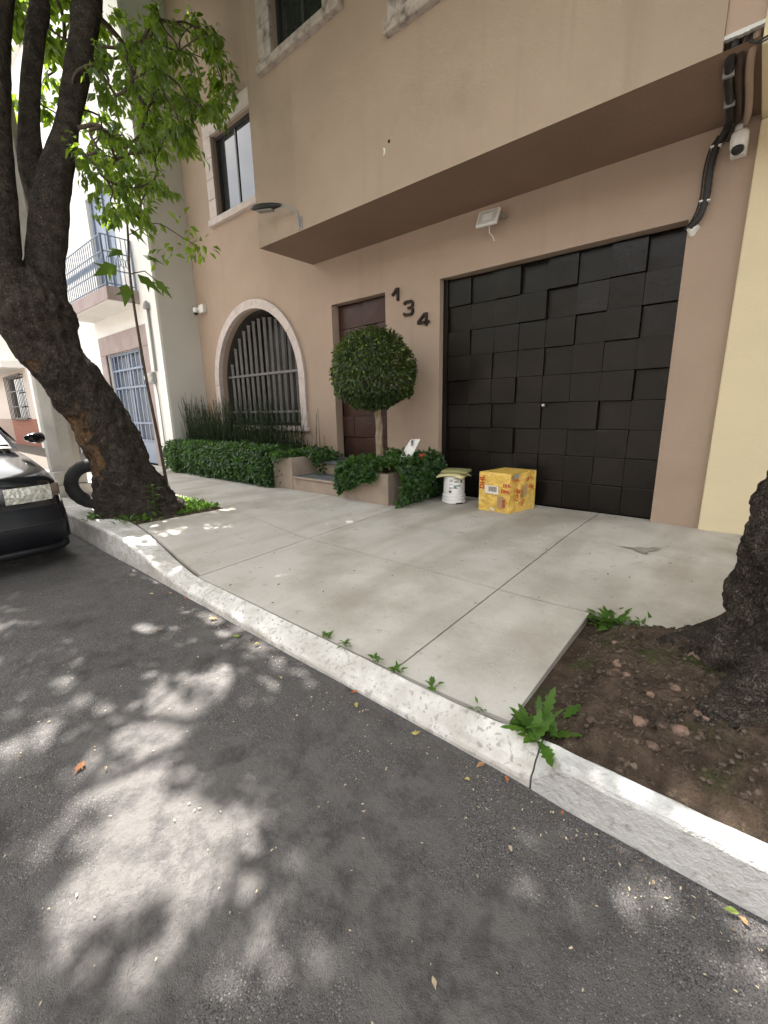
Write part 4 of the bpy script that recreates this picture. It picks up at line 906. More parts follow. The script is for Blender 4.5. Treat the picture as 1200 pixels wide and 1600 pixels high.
# ================================================================== FIXTURES ON THE BROWN HOUSE
LM = thing('wall_lamp', (-1.6, BY, 3.75), 'dark cobra-head street lamp on a curved arm below the left balcony window', 'lamp'); q = G(LM)
m = MB(); m.tube([(-1.60, BY, 3.60), (-1.60, BY-.03, 3.66), (-1.60, BY-.05, 3.76), (-1.68, BY-.09, 3.83), (-1.82, BY-.14, 3.88)], .013, 8); q(m, 'arm', GREYPL, smooth=True)
m = MB(); m.box(-1.64, -1.56, BY-.012, BY-.001, 3.58, 3.72); q(m, 'wall_plate', GREYPL)
m = MB(); vs = []; prof = [(0, .018, .018), (.06, .035, .03), (.15, .062, .045), (.30, .082, .052), (.42, .07, .042), (.49, .03, .015)]
for s_, w, h in prof:
    c = Vector((-1.80, BY-.135, 3.875))+Vector((-.93, -.30, .06))*s_
    for k in range(10): a = 2*math.pi*k/10; vs.append(c+Vector((-.30, .93, 0))*w*math.cos(a)+Vector((0, 0, 1))*h*math.sin(a)*(1 if math.sin(a) > 0 else .6))
m.add(vs, [(i*10+k, i*10+(k+1) % 10, (i+1)*10+(k+1) % 10, (i+1)*10+k) for i in range(5) for k in range(10)]+[tuple(range(10)), tuple(range(50, 60))]); q(m, 'lamp_head', BLACKPL, smooth=True)
m = MB(); c = Vector((-1.80, BY-.135, 3.842))+Vector((-.93, -.30, .06))*.27
m.add([c+Vector((-.93, -.30, .06))*a+Vector((-.30, .93, 0))*b for a, b in ((-.13, -.045), (.13, -.05), (.13, .05), (-.13, .045))]+[c+Vector((-.93, -.30, .06))*a+Vector((-.30, .93, 0))*b+Vector((0, 0, -.012)) for a, b in ((-.12, -.04), (.12, -.045), (.12, .045), (-.12, .04))], [(4, 5, 6, 7), (0, 1, 5, 4), (1, 2, 6, 5), (2, 3, 7, 6), (3, 0, 4, 7)]); q(m, 'lens', mat('lamp_lens', (.2, .2, .19), None, .2, 20., spec=.6))
FL = thing('flood_light', (.72, -.1, 3.4), 'white square flood light on the wall under the overhang above the garage', 'lamp'); q = G(FL)
Rm = Matrix.Translation((.69, -.17, 3.36)) @ Matrix.Rotation(R(-22), 4, 'X') @ Matrix.Rotation(R(3), 4, 'Y')
m = MB(); m.box(-.135, .135, -.018, .018, -.095, .095); o = m.build('housing', WHITEPL, bevel=.01); o.data.transform(Rm); keep(o, FL)
m = MB(); m.box(-.112, .112, -.0215, -.0182, -.075, .075); o = m.build('lens', mat('flood_lens', (.55, .55, .54), (.45, .45, .44), .25, 30., spec=.5)); o.data.transform(Rm); keep(o, FL)
m = MB(); m.box(-.06, .06, -.0235, -.0217, -.04, .04); o = m.build('led_plate', WHITEPL); o.data.transform(Rm); keep(o, FL)
m = MB(); m.tube([(.82, -.15, 3.36), (.85, -.08, 3.37), (.84, 0, 3.37)], .012, 6); m.tube([(.56, -.15, 3.36), (.53, -.08, 3.37), (.53, 0, 3.37)], .012, 6); q(m, 'bracket', GREYPL)
m = MB(); m.tube([(.70, -.15, 3.29), (.69, -.13, 3.22), (.72, -.10, 3.18), (.74, -.09, 3.13)], .005, 5); q(m, 'hanging_wire', WHITEPL)
SC1 = thing('security_camera', (2.95, -.1, 3.35), 'white turret security camera under the overhang beside the yellow wall', 'camera', None); q = G(SC1)
m = MB(); m.lathe([(.06, 0), (.062, .02), (.058, .10), (.03, .125), (.001, .13)], seg=18); o = m.build('body', WHITEPL, smooth=True); o.data.transform(Matrix.Translation((2.955, -.14, 3.40)) @ Matrix.Rotation(R(165), 4, 'X')); keep(o, SC1)
m = MB(); m.lathe([(.044, 0), (.042, .02), (.03, .035), (.001, .04)], seg=14); o = m.build('lens', BLACKPL, smooth=True); o.data.transform(Matrix.Translation((2.955, -.172, 3.285)) @ Matrix.Rotation(R(165), 4, 'X')); keep(o, SC1)
m = MB(); m.box(2.90, 3.01, -.09, -.001, 3.27, 3.42); q(m, 'junction_box', WHITEPL, bevel=.01)
m = MB(); m.tube([(2.94, -.13, 3.40), (2.94, -.12, 3.47)], .028, 8); q(m, 'cap', WHITEPL, smooth=True)
SC2 = thing('security_camera', (-6.25, -.1, 3.38), 'small white security camera on the pink wall beside the grey wall', 'camera'); q = G(SC2)
m = MB(); m.box(-6.20, -6.02, -.10, -.001, 3.33, 3.49); q(m, 'base', WHITEPL, bevel=.012)
m = MB(); m.lathe([(.055, 0), (.06, .03), (.055, .09), (.02, .11)], -6.25, -.14, 14); o = q(m, 'body', WHITEPL, smooth=True); o.location.z += 3.34
m = MB(); m.lathe([(.005, -.05), (.035, -.04), (.048, -.01), (.048, .0)], -6.25, -.14, 14); o = q(m, 'dome', BLACKPL, smooth=True); o.location.z += 3.34
m = MB(); m.tube([(-6.22, -.1, 3.41), (-6.12, -.06, 3.41)], .03, 8); q(m, 'arm', WHITEPL)
CD = thing('cable_conduit', (2.8, -.05, 3.3), 'black corrugated cable conduit from the soffit down to the garage corner', 'conduit'); q = G(CD)
pts = spline([(2.94, -.97, 3.70), (2.905, -.93, 3.56), (2.89, -.75, 3.52), (2.885, -.45, 3.52), (2.87, -.16, 3.51), (2.83, -.06, 3.46), (2.79, -.045, 3.40), (2.765, -.04, 3.25), (2.765, -.04, 3.03), (2.73, -.04, 2.88), (2.67, -.03, 2.80)], 10)
m = MB(); m.tube([tuple(p) for p in pts], [.030+.0025*math.sin(i*2.5) for i in range(len(pts))], 10); q(m, 'conduit', BLACKPL, smooth=True)
pts2 = [(p[0]+.055, p[1]+.005, p[2]-.004) for p in pts[:58]]; m = MB(); m.tube(pts2, .020, 8); q(m, 'conduit', mat('brown_conduit', (.06, .042, .032), None, .6, 8.), smooth=True)
pts3 = [(p[0]+.115, p[1]+.01, p[2]+.004) for p in pts[:46]]; m = MB(); m.tube(pts3, .026, 8); q(m, 'conduit', STUCCO, smooth=True)
pts4 = [(p[0]-.045, p[1]+.012, p[2]+.004) for p in pts[48:]]; m = MB(); m.tube(pts4, .007, 6); q(m, 'cable', BLACKPL, smooth=True)
for i in (16, 30, 60, 82):
    p = pts[i]; m = MB(); 
    if i < 40: m.box(p[0]-.036, p[0]+.034, p[1]-.014, p[1]+.014, p[2]-.036, p[2]+.04)
    else: m.box(p[0]-.040, p[0]-.014, p[1]-.036, p[1]+.03, p[2]-.008, p[2]+.008); m.box(p[0]+.016, p[0]+.04, p[1]-.036, p[1]+.03, p[2]-.014, p[2]+.002)
    q(m, 'clip', WHITEPL if i > 40 else GREYPL, bevel=.003)
m = MB(); rock(m, (2.69, .0, 2.80), .055, 4, 1.); q(m, 'foam_blob', WHITEPL)
for k, (a, b) in enumerate((((3.02, -1.02, 3.52), 0), )):
    pass
CB = thing('drop_cable', (3.1, -1.05, 3.5), 'thin black cable leaving the hole beside the yellow upper wall', 'cable'); q = G(CB)
m = MB(); m.tube([tuple(p) for p in spline([(2.99, -.98, 3.60), (3.03, -1.05, 3.53), (3.10, -1.10, 3.505), (3.4, -1.15, 3.54), (4.2, -1.2, 3.75)], 6)], .007, 5); q(m, 'wire', BLACKPL)
m = MB(); m.tube([tuple(p) for p in spline([(3.0, -.98, 3.61), (3.05, -1.06, 3.51), (3.12, -1.12, 3.48), (3.4, -1.17, 3.50), (4.2, -1.22, 3.72)], 6)], .005, 5); q(m, 'wire', BLACKPL)

# ================================================================== BUCKET, BOX, BAG
BU = thing('paint_bucket', (.41, -.34, 0), 'white plastic paint bucket turned upside down beside the yellow box', 'bucket'); q = G(BU)
bx, by = .41, -.34
m = MB(); m.lathe([(.150, .004), (.160, .012), (.160, .036), (.148, .042), (.148, .052), (.158, .058), (.158, .078), (.146, .084), (.146, .096), (.154, .10), (.154, .112), (.141, .118), (.137, .36), (.132, .375), (.02, .377)], bx, by, 48); q(m, 'body', BUCKETW, smooth=False)
def wrap(name, a0, a1, z0, z1, m_, dr, n=8):
    m = MB(); vs = []
    for k in range(n+1):
        a = R(lerp(a0, a1, k/n)); 
        for z in (z0, z1): r_ = lerp(.1435, .1365, (z-.125)/.235)+dr; vs.append((bx+r_*math.cos(a), by+r_*math.sin(a), z))
    m.add(vs, [(2*k, 2*k+2, 2*k+3, 2*k+1) for k in range(n)]); return q(m, name, m_)
wrap('label', -88, -10, .135, .35, BUCKETW, .0015, 14)
for z in (.318, .306, .294, .262, .215, .203): wrap('print_line', -86, -66, z, z+.006, INK, .0025)
for z in (.33, .300, .288): wrap('print_line', -60, -36, z, z+.007, INK, .0025)
wrap('print_block', -86, -72, .150, .182, INK, .0025); wrap('print_block', -24, -14, .28, .33, INK, .0025); wrap('print_block', -62, -22, .235, .25, TEAL, .0025)
m = MB(); vs = []
for k in range(13):
    a = R(lerp(-62, -14, k/12)); r_ = .1425
    for z in (.178+.02*math.sin(k*.35), .215+.018*math.sin(k*.52+.6)): vs.append((bx+r_*math.cos(a), by+r_*math.sin(a), z))
m.add(vs, [(2*k, 2*k+2, 2*k+3, 2*k+1) for k in range(12)]); q(m, 'printed_wave', TEAL)
wrap('dark_smear', -50, -15, .006, .02, BLACKPL, .016)
def cushion(name, cx_, cy_, z0, sx, sy, h, rz, m_, label, sag):
    m = MB(); n_ = 12; vs = []
    for lay in (0, 1):
        for j in range(n_+1):
            for i in range(n_+1):
                u, v = i/n_*2-1, j/n_*2-1; e = max(abs(u), abs(v)); x, y = u*sx, v*sy; rr = math.hypot(x, y)
                z = z0+(h if lay else 0)*(1-.25*e**6)+.006*noise.noise(Vector((u*2, v*2, lay+sx*9)))-sag*max(0, rr-.14)*1.2
                vs.append((cx_+x*math.cos(rz)-y*math.sin(rz), cy_+x*math.sin(rz)+y*math.cos(rz), z))
    k = n_+1; N0 = k*k
    fs = [(j*k+i, (j+1)*k+i, (j+1)*k+i+1, j*k+i+1) for j in range(n_) for i in range(n_)]+[(N0+j*k+i, N0+j*k+i+1, N0+(j+1)*k+i+1, N0+(j+1)*k+i) for j in range(n_) for i in range(n_)]
    rim = [i for i in range(k)]+[j*k+n_ for j in range(1, k)]+[n_*k+i for i in range(n_-1, -1, -1)]+[j*k for j in range(n_-1, 0, -1)]
    fs += [(rim[a], rim[(a+1) % len(rim)], N0+rim[(a+1) % len(rim)], N0+rim[a]) for a in range(len(rim))]
    m.add(vs, fs); o = m.build(name, m_, smooth=True); o.modifiers.new('b', 'BEVEL').width = .006; return tag(o, label, 'cushion')
cushion('foam_pad', bx-.005, by+.0, .380, .185, .165, .022, .15, CLOTHY, 'pale yellow foam pad lying directly on the white bucket', .35)
cushion('foam_pad', bx+.02, by+.02, .406, .175, .15, .04, .3, CLOTHG, 'olive green foam pad on top of the pale pad on the bucket', .1)
# box wrapped in yellow tape
BOXT = thing('parcel_box', (1.1, -.3, 0), 'dented cardboard parcel wrapped in yellow tape with red lettering before the garage', 'box')
c0, c1, c2, c3 = Vector((.885, -.54, 0)), Vector((1.285, -.55, 0)), Vector((1.40, -.06, 0)), Vector((.98, -.04, 0)); HB = .475
def boxgrid():
    m = MB(); n_ = 12; cor = [c0, c1, c2, c3]
    def face(f, nrm, sd):
        vs = []
        for j in range(n_+1):
            for i in range(n_+1):
                u, v = i/n_, j/n_; p = f(u, v); e = min(1, 8*min(u, 1-u, v, 1-v)); k = .014*noise.noise(p*5+Vector((sd, 0, 0)))+.008*noise.noise(p*14+Vector((sd, 3, 0)))
                vs.append(p+nrm*(k*e*(2.2 if sd == 1 else 1)+.012*e*math.sin(math.pi*u)*math.sin(math.pi*v)))
        kk = n_+1; m.add(vs, [(j*kk+i, j*kk+i+1, (j+1)*kk+i+1, (j+1)*kk+i) for j in range(n_) for i in range(n_)])
    for k in range(4):
        a, b = cor[k], cor[(k+1) % 4]; nr = (b-a).cross(Vector((0, 0, 1))).normalized()
        face(lambda u, v, a=a, b=b: a.lerp(b, u)+Vector((0, 0, HB*v)), nr, k)
    face(lambda u, v: (c0.lerp(c1, u)).lerp(c3.lerp(c2, u), v)+Vector((0, 0, HB)), Vector((0, 0, 1)), 5)
    return m
keep(boxgrid().build('carton', CARDB, smooth=False), BOXT)
fr = (c1-c0).normalized(); fn = fr.cross(Vector((0, 0, 1))).normalized(); sr = (c2-c1).normalized(); sn = sr.cross(Vector((0, 0, 1))).normalized()
def on_face(a, dr, nr, u, z, off=.022): return a+dr*u+nr*off+Vector((0, 0, z))
def quadface(name, a, dr, nr, u0, u1, z0, z1, m_, off, tilt=0, bulge=0):
    m = MB(); n_ = 4; vs = []
    for i in range(n_+1):
        for s_ in (0, 1):
            u = lerp(u0, u1, i/n_); z = (z1 if s_ else z0)+tilt*(u-u0)
            vs.append(on_face(a, dr, nr, u, z, off))
            
    m.add(vs, [(2*i, 2*i+2, 2*i+3, 2*i+1) for i in range(n_)]); keep(m.build(name, m_), BOXT)
quadface('shipping_label', c0, fr, fn, .09, .27, .225, .325, PAPER, .0235, -.04)
for k in range(16):
    u = .14+.0068*k; w = .002+.003*((k*7) % 3)/2; quadface('barcode_line', c0, fr, fn, u, u+w, .25, .31, INK, .0250, -.04)
quadface('carton_patch', c0, fr, fn, .26, .34, .06, .20, CARTON, .0228); quadface('torn_sticker', c0, fr, fn, .17, .23, .03, .06, PAPER, .0238, -.3)
def lettering(u, z, size, a, dr, nr, ang=0, off=.0262):
    x = dr*math.cos(ang)+Vector((0, 0, 1))*math.sin(ang); upv = -dr*math.sin(ang)+Vector((0, 0, 1))*math.cos(ang)
    o = text_part('red_lettering', 'DHL', size, REDINK, on_face(a, dr, nr, u, z, off), x, upv, BOXT, offset=.002); keep(o, BOXT)
lettering(.055, .355, .085, c0, fr, fn, R(90)); lettering(.345, .125, .05, c0, fr, fn, R(90)); lettering(.375, .335, .05, c0, fr, fn, R(4)); lettering(.36, .265, .058, c0, fr, fn, R(-3))
for u, z, s_, an in ((.10, .22, .075, 70), (.30, .40, .06, 20), (.10, .27, .055, -15), (.36, .29, .06, -20), (.20, .12, .05, 60), (.06, .40, .05, 10)): lettering(u, z, s_, c1, sr, sn, R(an), .046)
quadface('carton_patch', c1, sr, sn, .20, .27, .16, .30, CARTON, .042, .6); quadface('carton_patch', c1, sr, sn, .02, .12, .41, .46, GREYPL, .034, .2)
# bag in the planter
BG = thing('plastic_bag', (-.17, -.5, .5), 'crumpled white plastic bag with black print lying in the ivy planter', 'bag'); q = G(BG)
m = MB(); n_ = 10; vs = []
e1 = Vector((.93, -.30, .05)).normalized(); e2 = Vector((.42, .25, .88)).normalized(); e3 = e1.cross(e2).normalized(); bc = Vector((-.18, -.52, .70))
for sdd in (1, -1):
    for j in range(n_+1):
        for i in range(n_+1):
            u, v = i/n_*2-1, j/n_*2-1; e = 1-max(abs(u), abs(v))**3
            vs.append(bc+e1*(u*.115*(1-.1*v))+e2*(v*.15+.012*noise.noise(Vector((u*3, v, 0))))+e3*sdd*(.045*e+.02*e*noise.noise(Vector((u*2.5, v*2.5, sdd)))))
k = n_+1; N0 = k*k
m.add(vs, [(j*k+i, j*k+i+1, (j+1)*k+i+1, (j+1)*k+i) for j in range(n_) for i in range(n_)]+[(N0+j*k+i, N0+(j+1)*k+i, N0+(j+1)*k+i+1, N0+j*k+i+1) for j in range(n_) for i in range(n_)])
q(m, 'sack', BAGW, smooth=False)
for ch, a, b, s_ in (('S', .05, .07, .11), ('6', -.02, -.09, .10)):
    o = text_part('black_print', ch, s_, INK, bc+e1*a+e2*b+e3*.052, e1*.8+e2*.6, e2*.8-e1*.6, BG, offset=.006); keep(o, BG)
m = MB(); m.lathe([(.03, 0), (.045, .01), (.05, .04), (.04, .06), (.001, .065)], -.02, -.46, 12); o = m.build('red_cap', REDPL, smooth=True); o.location.z = .57; tag(o, 'small red plastic lid lying in the ivy beside the white bag', 'lid')
# dark stain on the pavement
m = MB(); pts = [(-.20, -.02), (-.06, -.03), (-.02, -.09), (.06, -.12), (.05, -.04), (.10, .02), (.13, .13), (.06, .11), (.04, .06), (-.03, .05), (-.06, .01)]
m.add([(2.77+a, -1.1+b, side_z(2.77+a, -1.1+b)+.0085) for a, b in pts], [tuple(range(len(pts)))]); o = m.build('tar_stain', STAIN); o.parent = sw
# ================================================================== TYRE
TY = thing('old_tyre', (-2.85, -3.5, 0), 'old black tyre without rim leaning behind the leaning tree trunk', 'tyre'); 
m = MB(); vs = []; ns, nt = 40, 14
for i in range(ns):
    a = 2*math.pi*i/ns
    for k in range(nt):
        b = 2*math.pi*k/nt; rr = .245+.075*math.cos(b); tt = .085*math.copysign(abs(math.sin(b))**.7, math.sin(b))
        if math.cos(b) > .75: rr += .006*(i % 2)
        vs.append((rr*math.cos(a), tt, rr*math.sin(a)))
m.add(vs, [(i*nt+k, i*nt+(k+1) % nt, ((i+1) % ns)*nt+(k+1) % nt, ((i+1) % ns)*nt+k) for i in range(ns) for k in range(nt)])
o = m.build('tread', RUBBER, smooth=True); o.data.transform(Matrix.Translation((-2.93, -3.52, .375)) @ Matrix.Rotation(R(62), 4, 'Z') @ Matrix.Rotation(R(10), 4, 'X')); keep(o, TY)
# ================================================================== CAR
CR = thing('parked_car', (-1.66, -4.93, ROAD), 'dark black car with clear headlights parked at the left edge', 'car'); CX, CYc, CZ = -1.66, -4.93, ROAD-.005
def cw_(s, y, z): return (CX-s, CYc+y, CZ+z)
secs = [(0, .58, .22, .78), (.05, .72, .20, .86), (.16, .80, .19, .905), (.42, .835, .18, .955), (1.30, .85, .18, 1.08), (2.2, .855, .18, 1.10), (3.4, .85, .2, 1.12), (3.95, .80, .24, 1.05), (4.12, .66, .32, .9)]
m = MB(); vs = []
for s, hw, zb, zt in secs:
    half = [(0, zb), (hw*.55, zb), (hw*.92, zb+.02), (hw*.99, zb+.14), (hw, lerp(zb, zt, .5)), (hw*.985, zt-.13), (hw*.93, zt-.035), (hw*.62, zt+.012), (0, zt+.03)]
    ring = half+[(-y, z) for y, z in half[-2:0:-1]]; vs += [cw_(s, y, z) for y, z in ring]
nr = 16; m.add(vs, [(i*nr+k, i*nr+(k+1) % nr, (i+1)*nr+(k+1) % nr, (i+1)*nr+k) for i in range(len(secs)-1) for k in range(nr)]+[tuple(range(nr))[::-1], tuple(range((len(secs)-1)*nr, len(secs)*nr))])
cbody = keep(m.build('body', CARP, smooth=True, sub=2), CR)
def sfront(y):
    y = abs(y); return np.interp(y, [0, .45, .58, .70, .78, .82, .84], [.012, .012, .03, .075, .17, .30, .5])
def strip(name, y0, y1, zlo, zhi, proud, m_, n=14, parent=None, smooth=True):
    m = MB(); vs = []
    for i in range(n+1):
        y = lerp(y0, y1, i/n); s = sfront(y); zl = zlo(y) if callable(zlo) else zlo; zh = zhi(y) if callable(zhi) else zhi
        vs += [cw_(s+.05, y, zl), cw_(s-proud, y, zl), cw_(s-proud-.01, y, lerp(zl, zh, .5)), cw_(s-proud+.012, y, zh), cw_(s+.07, y, zh)]
    m.add(vs, [(i*5+k, i*5+k+1, (i+1)*5+k+1, (i+1)*5+k) for i in range(n) for k in range(4)]+[(0, 1, 2, 3, 4), tuple(range(n*5, n*5+5))[::-1]])
    o = m.build(name, m_, smooth=smooth)
    if parent: o.parent = parent; return o
    return keep(o, CR)
strip('front_bumper', -.82, .82, .24, .60, .055, BUMPER, 30); strip('bumper_lip', -.80, .80, .16, .25, .03, BUMPER, 24)
strip('bumper_strip', -.81, .81, .44, .455, .064, BLACKPL, 30)
strip('grille', -.30, .30, .635, .80, .006, BLACKPL)
for s_ in (1, -1):
    hl = strip('headlight', s_*.34, s_*.70, .66, .80, .022, LENS, smooth=False); strip('indicator', s_*.70, s_*.80, .672, .795, .02, AMBER, 6)
# cabin, glass, mirrors, wheels
rows_ = [(1.22, .74, 1.06, .70, 1.09), (1.95, .80, 1.09, .60, 1.50), (2.4, .80, 1.09, .61, 1.53), (3.2, .80, 1.10, .59, 1.49), (3.9, .74, 1.06, .66, 1.09)]
m = MB(); vs = []
for s, a, zb, b, zt in rows_: vs += [cw_(s, -a, zb), cw_(s, -b, zt), cw_(s, -b*.5, zt+.02), cw_(s, b*.5, zt+.02), cw_(s, b, zt), cw_(s, a, zb)]
m.add(vs, [(i*6+k, i*6+k+1, (i+1)*6+k+1, (i+1)*6+k) for i in range(4) for k in range(5)]); keep(m.build('cabin', CARP, smooth=False, bevel=.03), CR)
CGL = mat('car_glass', (.10, .115, .12), (.12, .13, .135), .02, 1., spec=1.)
def pane(pts, nm): m = MB(); m.add([cw_(*p) for p in pts], [tuple(range(len(pts)))]); keep(m.build(nm, CGL), CR)
pane([(1.27, -.66, 1.135), (1.27, .66, 1.135), (1.88, .565, 1.485), (1.88, -.565, 1.485)], 'windscreen')
for s_ in (1, -1): pane([(1.62, s_*.795, 1.14), (2.9, s_*.805, 1.15), (2.9, s_*.635, 1.46), (2.05, s_*.645, 1.46)], 'side_window')
for s_ in (1, -1):
    m = MB(); vs = []
    for t_, w, h in ((0, .02, .02), (.06, .05, .055), (.12, .055, .065), (.19, .05, .06), (.215, .025, .03)):
        c = Vector(cw_(1.50+t_*.3, s_*(.84+t_), 1.18)); vs += [c+Vector((w*math.cos(a), 0, h*math.sin(a))) for a in np.linspace(0, 6.283, 9)[:-1]]
    m.add(vs, [(i*8+k, i*8+(k+1) % 8, (i+1)*8+(k+1) % 8, (i+1)*8+k) for i in range(4) for k in range(8)]+[tuple(range(8)), tuple(range(32, 40))]); keep(m.build('wing_mirror', CARP, smooth=True), CR)
for s in (.78, 3.35):
    for s_ in (1, -1):
        m = MB(); m.lathe([(.18, -.09), (.27, -.095), (.30, -.07), (.305, 0), (.30, .07), (.27, .095), (.18, .09)], seg=28); o = m.build('wheel', RUBBER, smooth=True)
        Tm = Matrix.Translation(cw_(s, s_*.765, .302)) @ Matrix.Rotation(R(90), 4, 'X'); o.data.transform(Tm); keep(o, CR)
        m = MB(); m.lathe([(.19, -.05), (.18, .06), (.05, .085), (.001, .085)] if s_ < 0 else [(.19, .05), (.18, -.06), (.05, -.085), (.001, -.085)], seg=20); r_ = m.build('rim', CHROME, smooth=True); r_.data.transform(Tm); r_.parent = o
        m = MB(); m.tube([cw_(s+.35*math.cos(a), s_*.842, .30+.35*math.sin(a)) for a in np.linspace(-.3, 3.44, 16)], .035, 6); keep(m.build('wheel_arch', BLACKPL, smooth=True), CR)
# ================================================================== WEEDS
def weed(name, c, n, L, spread, label, wr=.3, upk=.8, large=False, m=LEAF_WEED):
    t = thing(name, c, label, 'weed'); c = Vector(c)
    a = RNG.uniform(0, 6.28, n); el = RNG.uniform(.2, 1.1, n); D = np.stack([np.cos(a)*np.cos(el), np.sin(a)*np.cos(el), np.sin(el)*upk], 1)
    P = np.array(c)+np.stack([RNG.normal(0, spread, n), RNG.normal(0, spread, n), RNG.uniform(0, .02, n)], 1); Lx = RNG.uniform(.6, 1.1, n)*L
    Vv, Ff, T = leaves(P, D, np.tile([[0, 0, 1.]], (n, 1))+unit(n)*.3, Lx, Lx*wr, RNG.uniform(0, 1, n), .15, .3); keep(npmesh('foliage', Vv, Ff, m, T), t); return t
def zk(x, y): return side_z(x, y)
weed('weed_tuft', (2.86, -2.53, -.075), 75, .10, .055, 'low bright weed tuft at the pavement corner beside the right soil patch', .32)
weed('weed_sprig', (3.03, -2.52, -.05), 10, .05, .02, 'tiny weed sprig on the soil edge right of the low tuft', .35)
for i, (x, y, ord_) in enumerate([(1.60, -3.735, 'first'), (1.74, -3.74, 'second'), (1.99, -3.745, 'third'), (2.14, -3.745, 'fourth'), (2.35, -3.745, 'fifth'), (2.6, -3.745, 'sixth')]):
    weed('crack_weed', (x, y, -.085), [16, 14, 12, 12, 16, 6][i], .045, .012, ord_+' small weed from the left in the crack along the white kerb', .4)
BW = thing('broadleaf_weed', (2.88, -3.70, -.1), 'large jagged-leaved green weed growing over the white kerb end', 'weed')
def jag(L, w):
    v = [(0, 0, 0)]; sgn = []
    ks = [.12, .22, .30, .42, .50, .62, .70, .82, 1.]; rd = [.25, .75, .45, 1., .6, .95, .45, .5, 0]
    for k, r_ in zip(ks[:-1], rd[:-1]): v += [(L*k, w*r_*.5, .06*w*r_-.25*L*k*k), (L*k, 0, -.25*L*k*k+.0), (L*k, -w*r_*.5, .06*w*r_-.25*L*k*k)]
    v.append((L, 0, -.25*L)); f = [(0, 2, 1), (0, 3, 2)]
    for i in range(7): a = 1+3*i; f += [(a, a+1, a+4), (a, a+4, a+3), (a+1, a+2, a+5), (a+1, a+5, a+4)]
    a = 22; f += [(a, a+1, 25), (a+1, a+2, 25)]
    return v, f
for k in range(40):
    a = random.uniform(0, 6.28); el = random.uniform(.25, 1.2); L = random.uniform(.07, .14); d = (math.cos(a)*math.cos(el)-.08, math.sin(a)*math.cos(el)-.18, math.sin(el))
    place_leaf('leaf', jag(L, L*.42), (2.88+random.gauss(0, .03), -3.72+random.gauss(0, .05), -.10+random.uniform(0, .06)), d, (-d[0]*.5+random.gauss(0, .2), -d[1]*.5, 1), LEAF_WEED, BW, random.random())
t = weed('weed_patch', (-2.2, -2.75, .03), 10, .08, .1, 'bright green grassy weeds filling the tree pit right of the leaning trunk', .3)
P = np.stack([RNG.uniform(-3.0, -1.86, 1500), RNG.uniform(-3.0, -2.44, 1500), np.full(1500, .02)], 1); n = len(P)
D = unit(n)*.8+np.array([0, 0, .8]); L = RNG.uniform(.03, .08, n); Vv, Ff, T = leaves(P, D, unit(n)*.6+np.array([0, 0, 1.]), L, L*.4, RNG.uniform(0, 1, n)); keep(npmesh('foliage', Vv, Ff, LEAF_WEED, T), t)
t = weed('weed_patch', (-2.02, -3.42, .03), 60, .11, .12, 'leafy weeds at the foot of the leaning trunk beside the kerb', .35)
weed('weed_tuft', (-2.45, -3.72, .03), 40, .11, .06, 'small green weed tuft left of the leaning trunk on the kerb', .4)
TW = thing('tall_weed', (-2.0, -3.22, 0), 'tall pale leafy weed standing against the base of the leaning trunk', 'weed'); q = G(TW)
m = MB(); m.tube([(-2.0, -3.22, 0), (-1.97, -3.22, .2), (-1.98, -3.20, .42)], .006, 5); q(m, 'stem', LEAF_WEED)
for k in range(14):
    z = .08+.025*k; a = k*2.4; place_leaf('leaf', ([(0, 0, 0), (.06, .018, .0), (.06, -.018, 0), (.14, 0, -.03), (.06, 0, .006)], [(0, 2, 4), (0, 4, 1), (4, 2, 3), (4, 3, 1)]), (-1.98, -3.21, z), (math.cos(a), math.sin(a), .35), (0, 0, 1), LEAF_WEED, TW, .9)
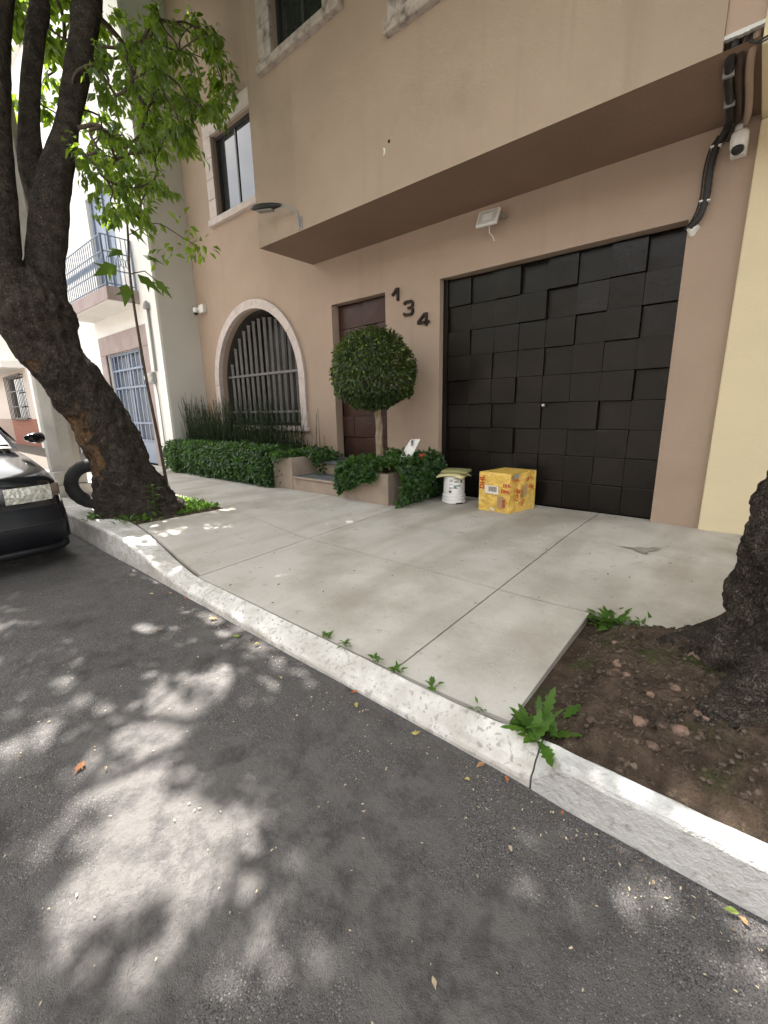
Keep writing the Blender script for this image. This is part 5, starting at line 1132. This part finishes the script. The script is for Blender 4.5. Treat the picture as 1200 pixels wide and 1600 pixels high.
# ================================================================== FALLEN LEAVES
LIT = [(.60, -3.96, 'tan', .06, 'tan crumpled leaf by the kerb, leftmost of the larger fallen leaves'), (1.0, -3.96, 'green', .055, 'light green leaf lying near the kerb beside the drive'), (1.17, -3.925, 'yellow', .04, 'small yellow leaf touching the kerb right of the green leaf'),
       (1.59, -4.07, 'yellow', .03, 'small yellow leaf on bright sunlit asphalt'), (1.97, -3.925, 'orange', .035, 'orange leaf against the kerb at mid drive'), (2.04, -3.96, 'yellow', .04, 'yellowish leaf just below the orange leaf by the kerb'),
       (2.39, -3.96, 'yellow', .045, 'bright yellow curled leaf by the kerb'), (1.40, -4.95, 'brown', .055, 'brown maple-like leaf on the road at far left'), (1.15, -5.13, 'pale', .018, 'tiny pale chip leaf at the left edge of the road'), (1.52, -4.91, 'pale', .02, 'tiny pale leaf right of the brown maple-like leaf'),
       (2.70, -3.94, 'tan', .04, 'tan split leaf beside the kerb near the weed'), (2.83, -3.93, 'orange', .03, 'orange brown leaf against the kerb below the weed'), (3.04, -3.94, 'orange', .02, 'small red-orange leaf at the foot of the bright kerb'), (2.94, -4.16, 'pale', .022, 'pale curled leaf on dark asphalt away from the kerb'),
       (2.96, -4.63, 'pale', .026, 'pale cream leaf nearest the bottom edge of the road'), (3.50, -3.945, 'green', .035, 'green leaf touching the right end of the kerb'), (3.535, -3.94, 'tan', .025, 'tan leaf beside the green leaf at the right kerb'), (.49, -4.23, 'tan', .04, 'tan leaf on shaded asphalt left of the drive'),
       (-.17, -4.02, 'pale', .045, 'pale leaf in the gutter near the parked car'), (-.05, -3.93, 'tan', .045, 'tan leaf in the gutter below the ramped kerb'), (.10, -3.90, 'orange', .04, 'orange leaf in the gutter below the ramped kerb'), (2.69, -4.02, 'yellow', .022, 'small yellow leaf away from the split tan leaf'), (3.33, -4.0, 'pale', .016, 'thin pale leaf near the right kerb'),
       (2.11, -3.975, 'pale', .02, 'pale bit of leaf below the yellowish leaf'), (2.22, -3.94, 'tan', .018, 'tiny tan leaf by the kerb left of the bright yellow leaf'), (1.02, -4.25, 'pale', .022, 'pale leaf on the asphalt below the light green leaf')]
def rz_(x, y): return ROAD+.010*noise.noise(Vector((x*.8, y*.8, 0)))+.004*noise.noise(Vector((x*4, y*4, 3)))-.0072*abs(y+3.9)
for i, (x, y, c, s, lb) in enumerate(LIT):
    a = random.uniform(0, 6.28); v, f = lobed(s*1.15) if i in (0, 1, 6, 7) else ([(0, 0, .004), (.5*s, .26*s, .012), (.5*s, -.26*s, .010), (1.1*s, 0, .006), (.5*s, 0, .002), (.85*s, .16*s, .012), (.85*s, -.16*s, .006)], [(0, 2, 4), (0, 4, 1), (4, 2, 6), (4, 6, 3), (4, 3, 5), (4, 5, 1)])
    z = rz_(x, y)+.008
    V = [(x+p[0]*math.cos(a)-p[1]*math.sin(a), y+p[0]*math.sin(a)+p[1]*math.cos(a), z+p[2]+(.15*s if i in (0, 1, 6, 7) else 0)) for p in v]
    m = MB(); m.add(V, f); tag(m.build('fallen_leaf', LEAF_DRY[c]), lb, 'leaf', 'fallen leaves on the road')
# fine crumbs of leaf and grit on road and pavement, too small to count
V = []; F = []
def crumb(x, y, z, s):
    a = random.uniform(0, 6.28); o = len(V)
    for dx, dy, dz in ((0, 0, 0), (s, s*.3, .3*s), (.4*s, -s*.4, .1*s), (s*1.4, -.1*s, .1*s)): V.append((x+dx*math.cos(a)-dy*math.sin(a), y+dx*math.sin(a)+dy*math.cos(a), z+dz))
    F.extend([(o, o+2, o+1), (o+1, o+2, o+3)])
for k in range(520):
    x = random.uniform(-1, 3.8); y = random.choice([random.uniform(-5.3, -3.92), -3.92-abs(random.gauss(0, .12))]); crumb(x, y, rz_(x, y)+.006, random.uniform(.003, .010))
o = npmesh('road_litter', V, F, LEAF_DRY['pale']); tag(o, 'tiny pale leaf crumbs and grit scattered on the road', 'litter', kind='stuff')
V = []; F = []
for k in range(900):                        # dirt drift in the gutter
    x = random.uniform(-1.5, 3.9); y = -3.905-abs(random.gauss(0, .05))-.02; crumb(x, y, rz_(x, y)+.004, .003+.009*random.random()**2)
o = npmesh('gutter_litter', V, F, mat('brown_grit', (.16, .12, .085), (.06, .05, .042), .95, 40.)); tag(o, 'thin drift of brown grit and leaf crumbs along the kerb gutter', 'litter', kind='stuff')
V = []; F = []
for k in range(1000):
    x = random.uniform(-3, 4); y = random.choice([random.uniform(-3.7, .1), random.gauss(-.02, .06), random.uniform(-2, -.2)])
    if x < -.2 and y > -1.1 or y > .1: continue
    if x > 2.74 and y < -2.5 or x < -1.8 and y < -2.4: continue
    crumb(x, y, side_z(x, y)+.009, .004+.016*random.random()**3)
o = npmesh('pavement_litter', V, F, mat('dark_litter', (.10, .075, .05), (.05, .04, .03), .9, 30.)); tag(o, 'tiny dark leaf crumbs scattered on the concrete pavement', 'litter', kind='stuff')
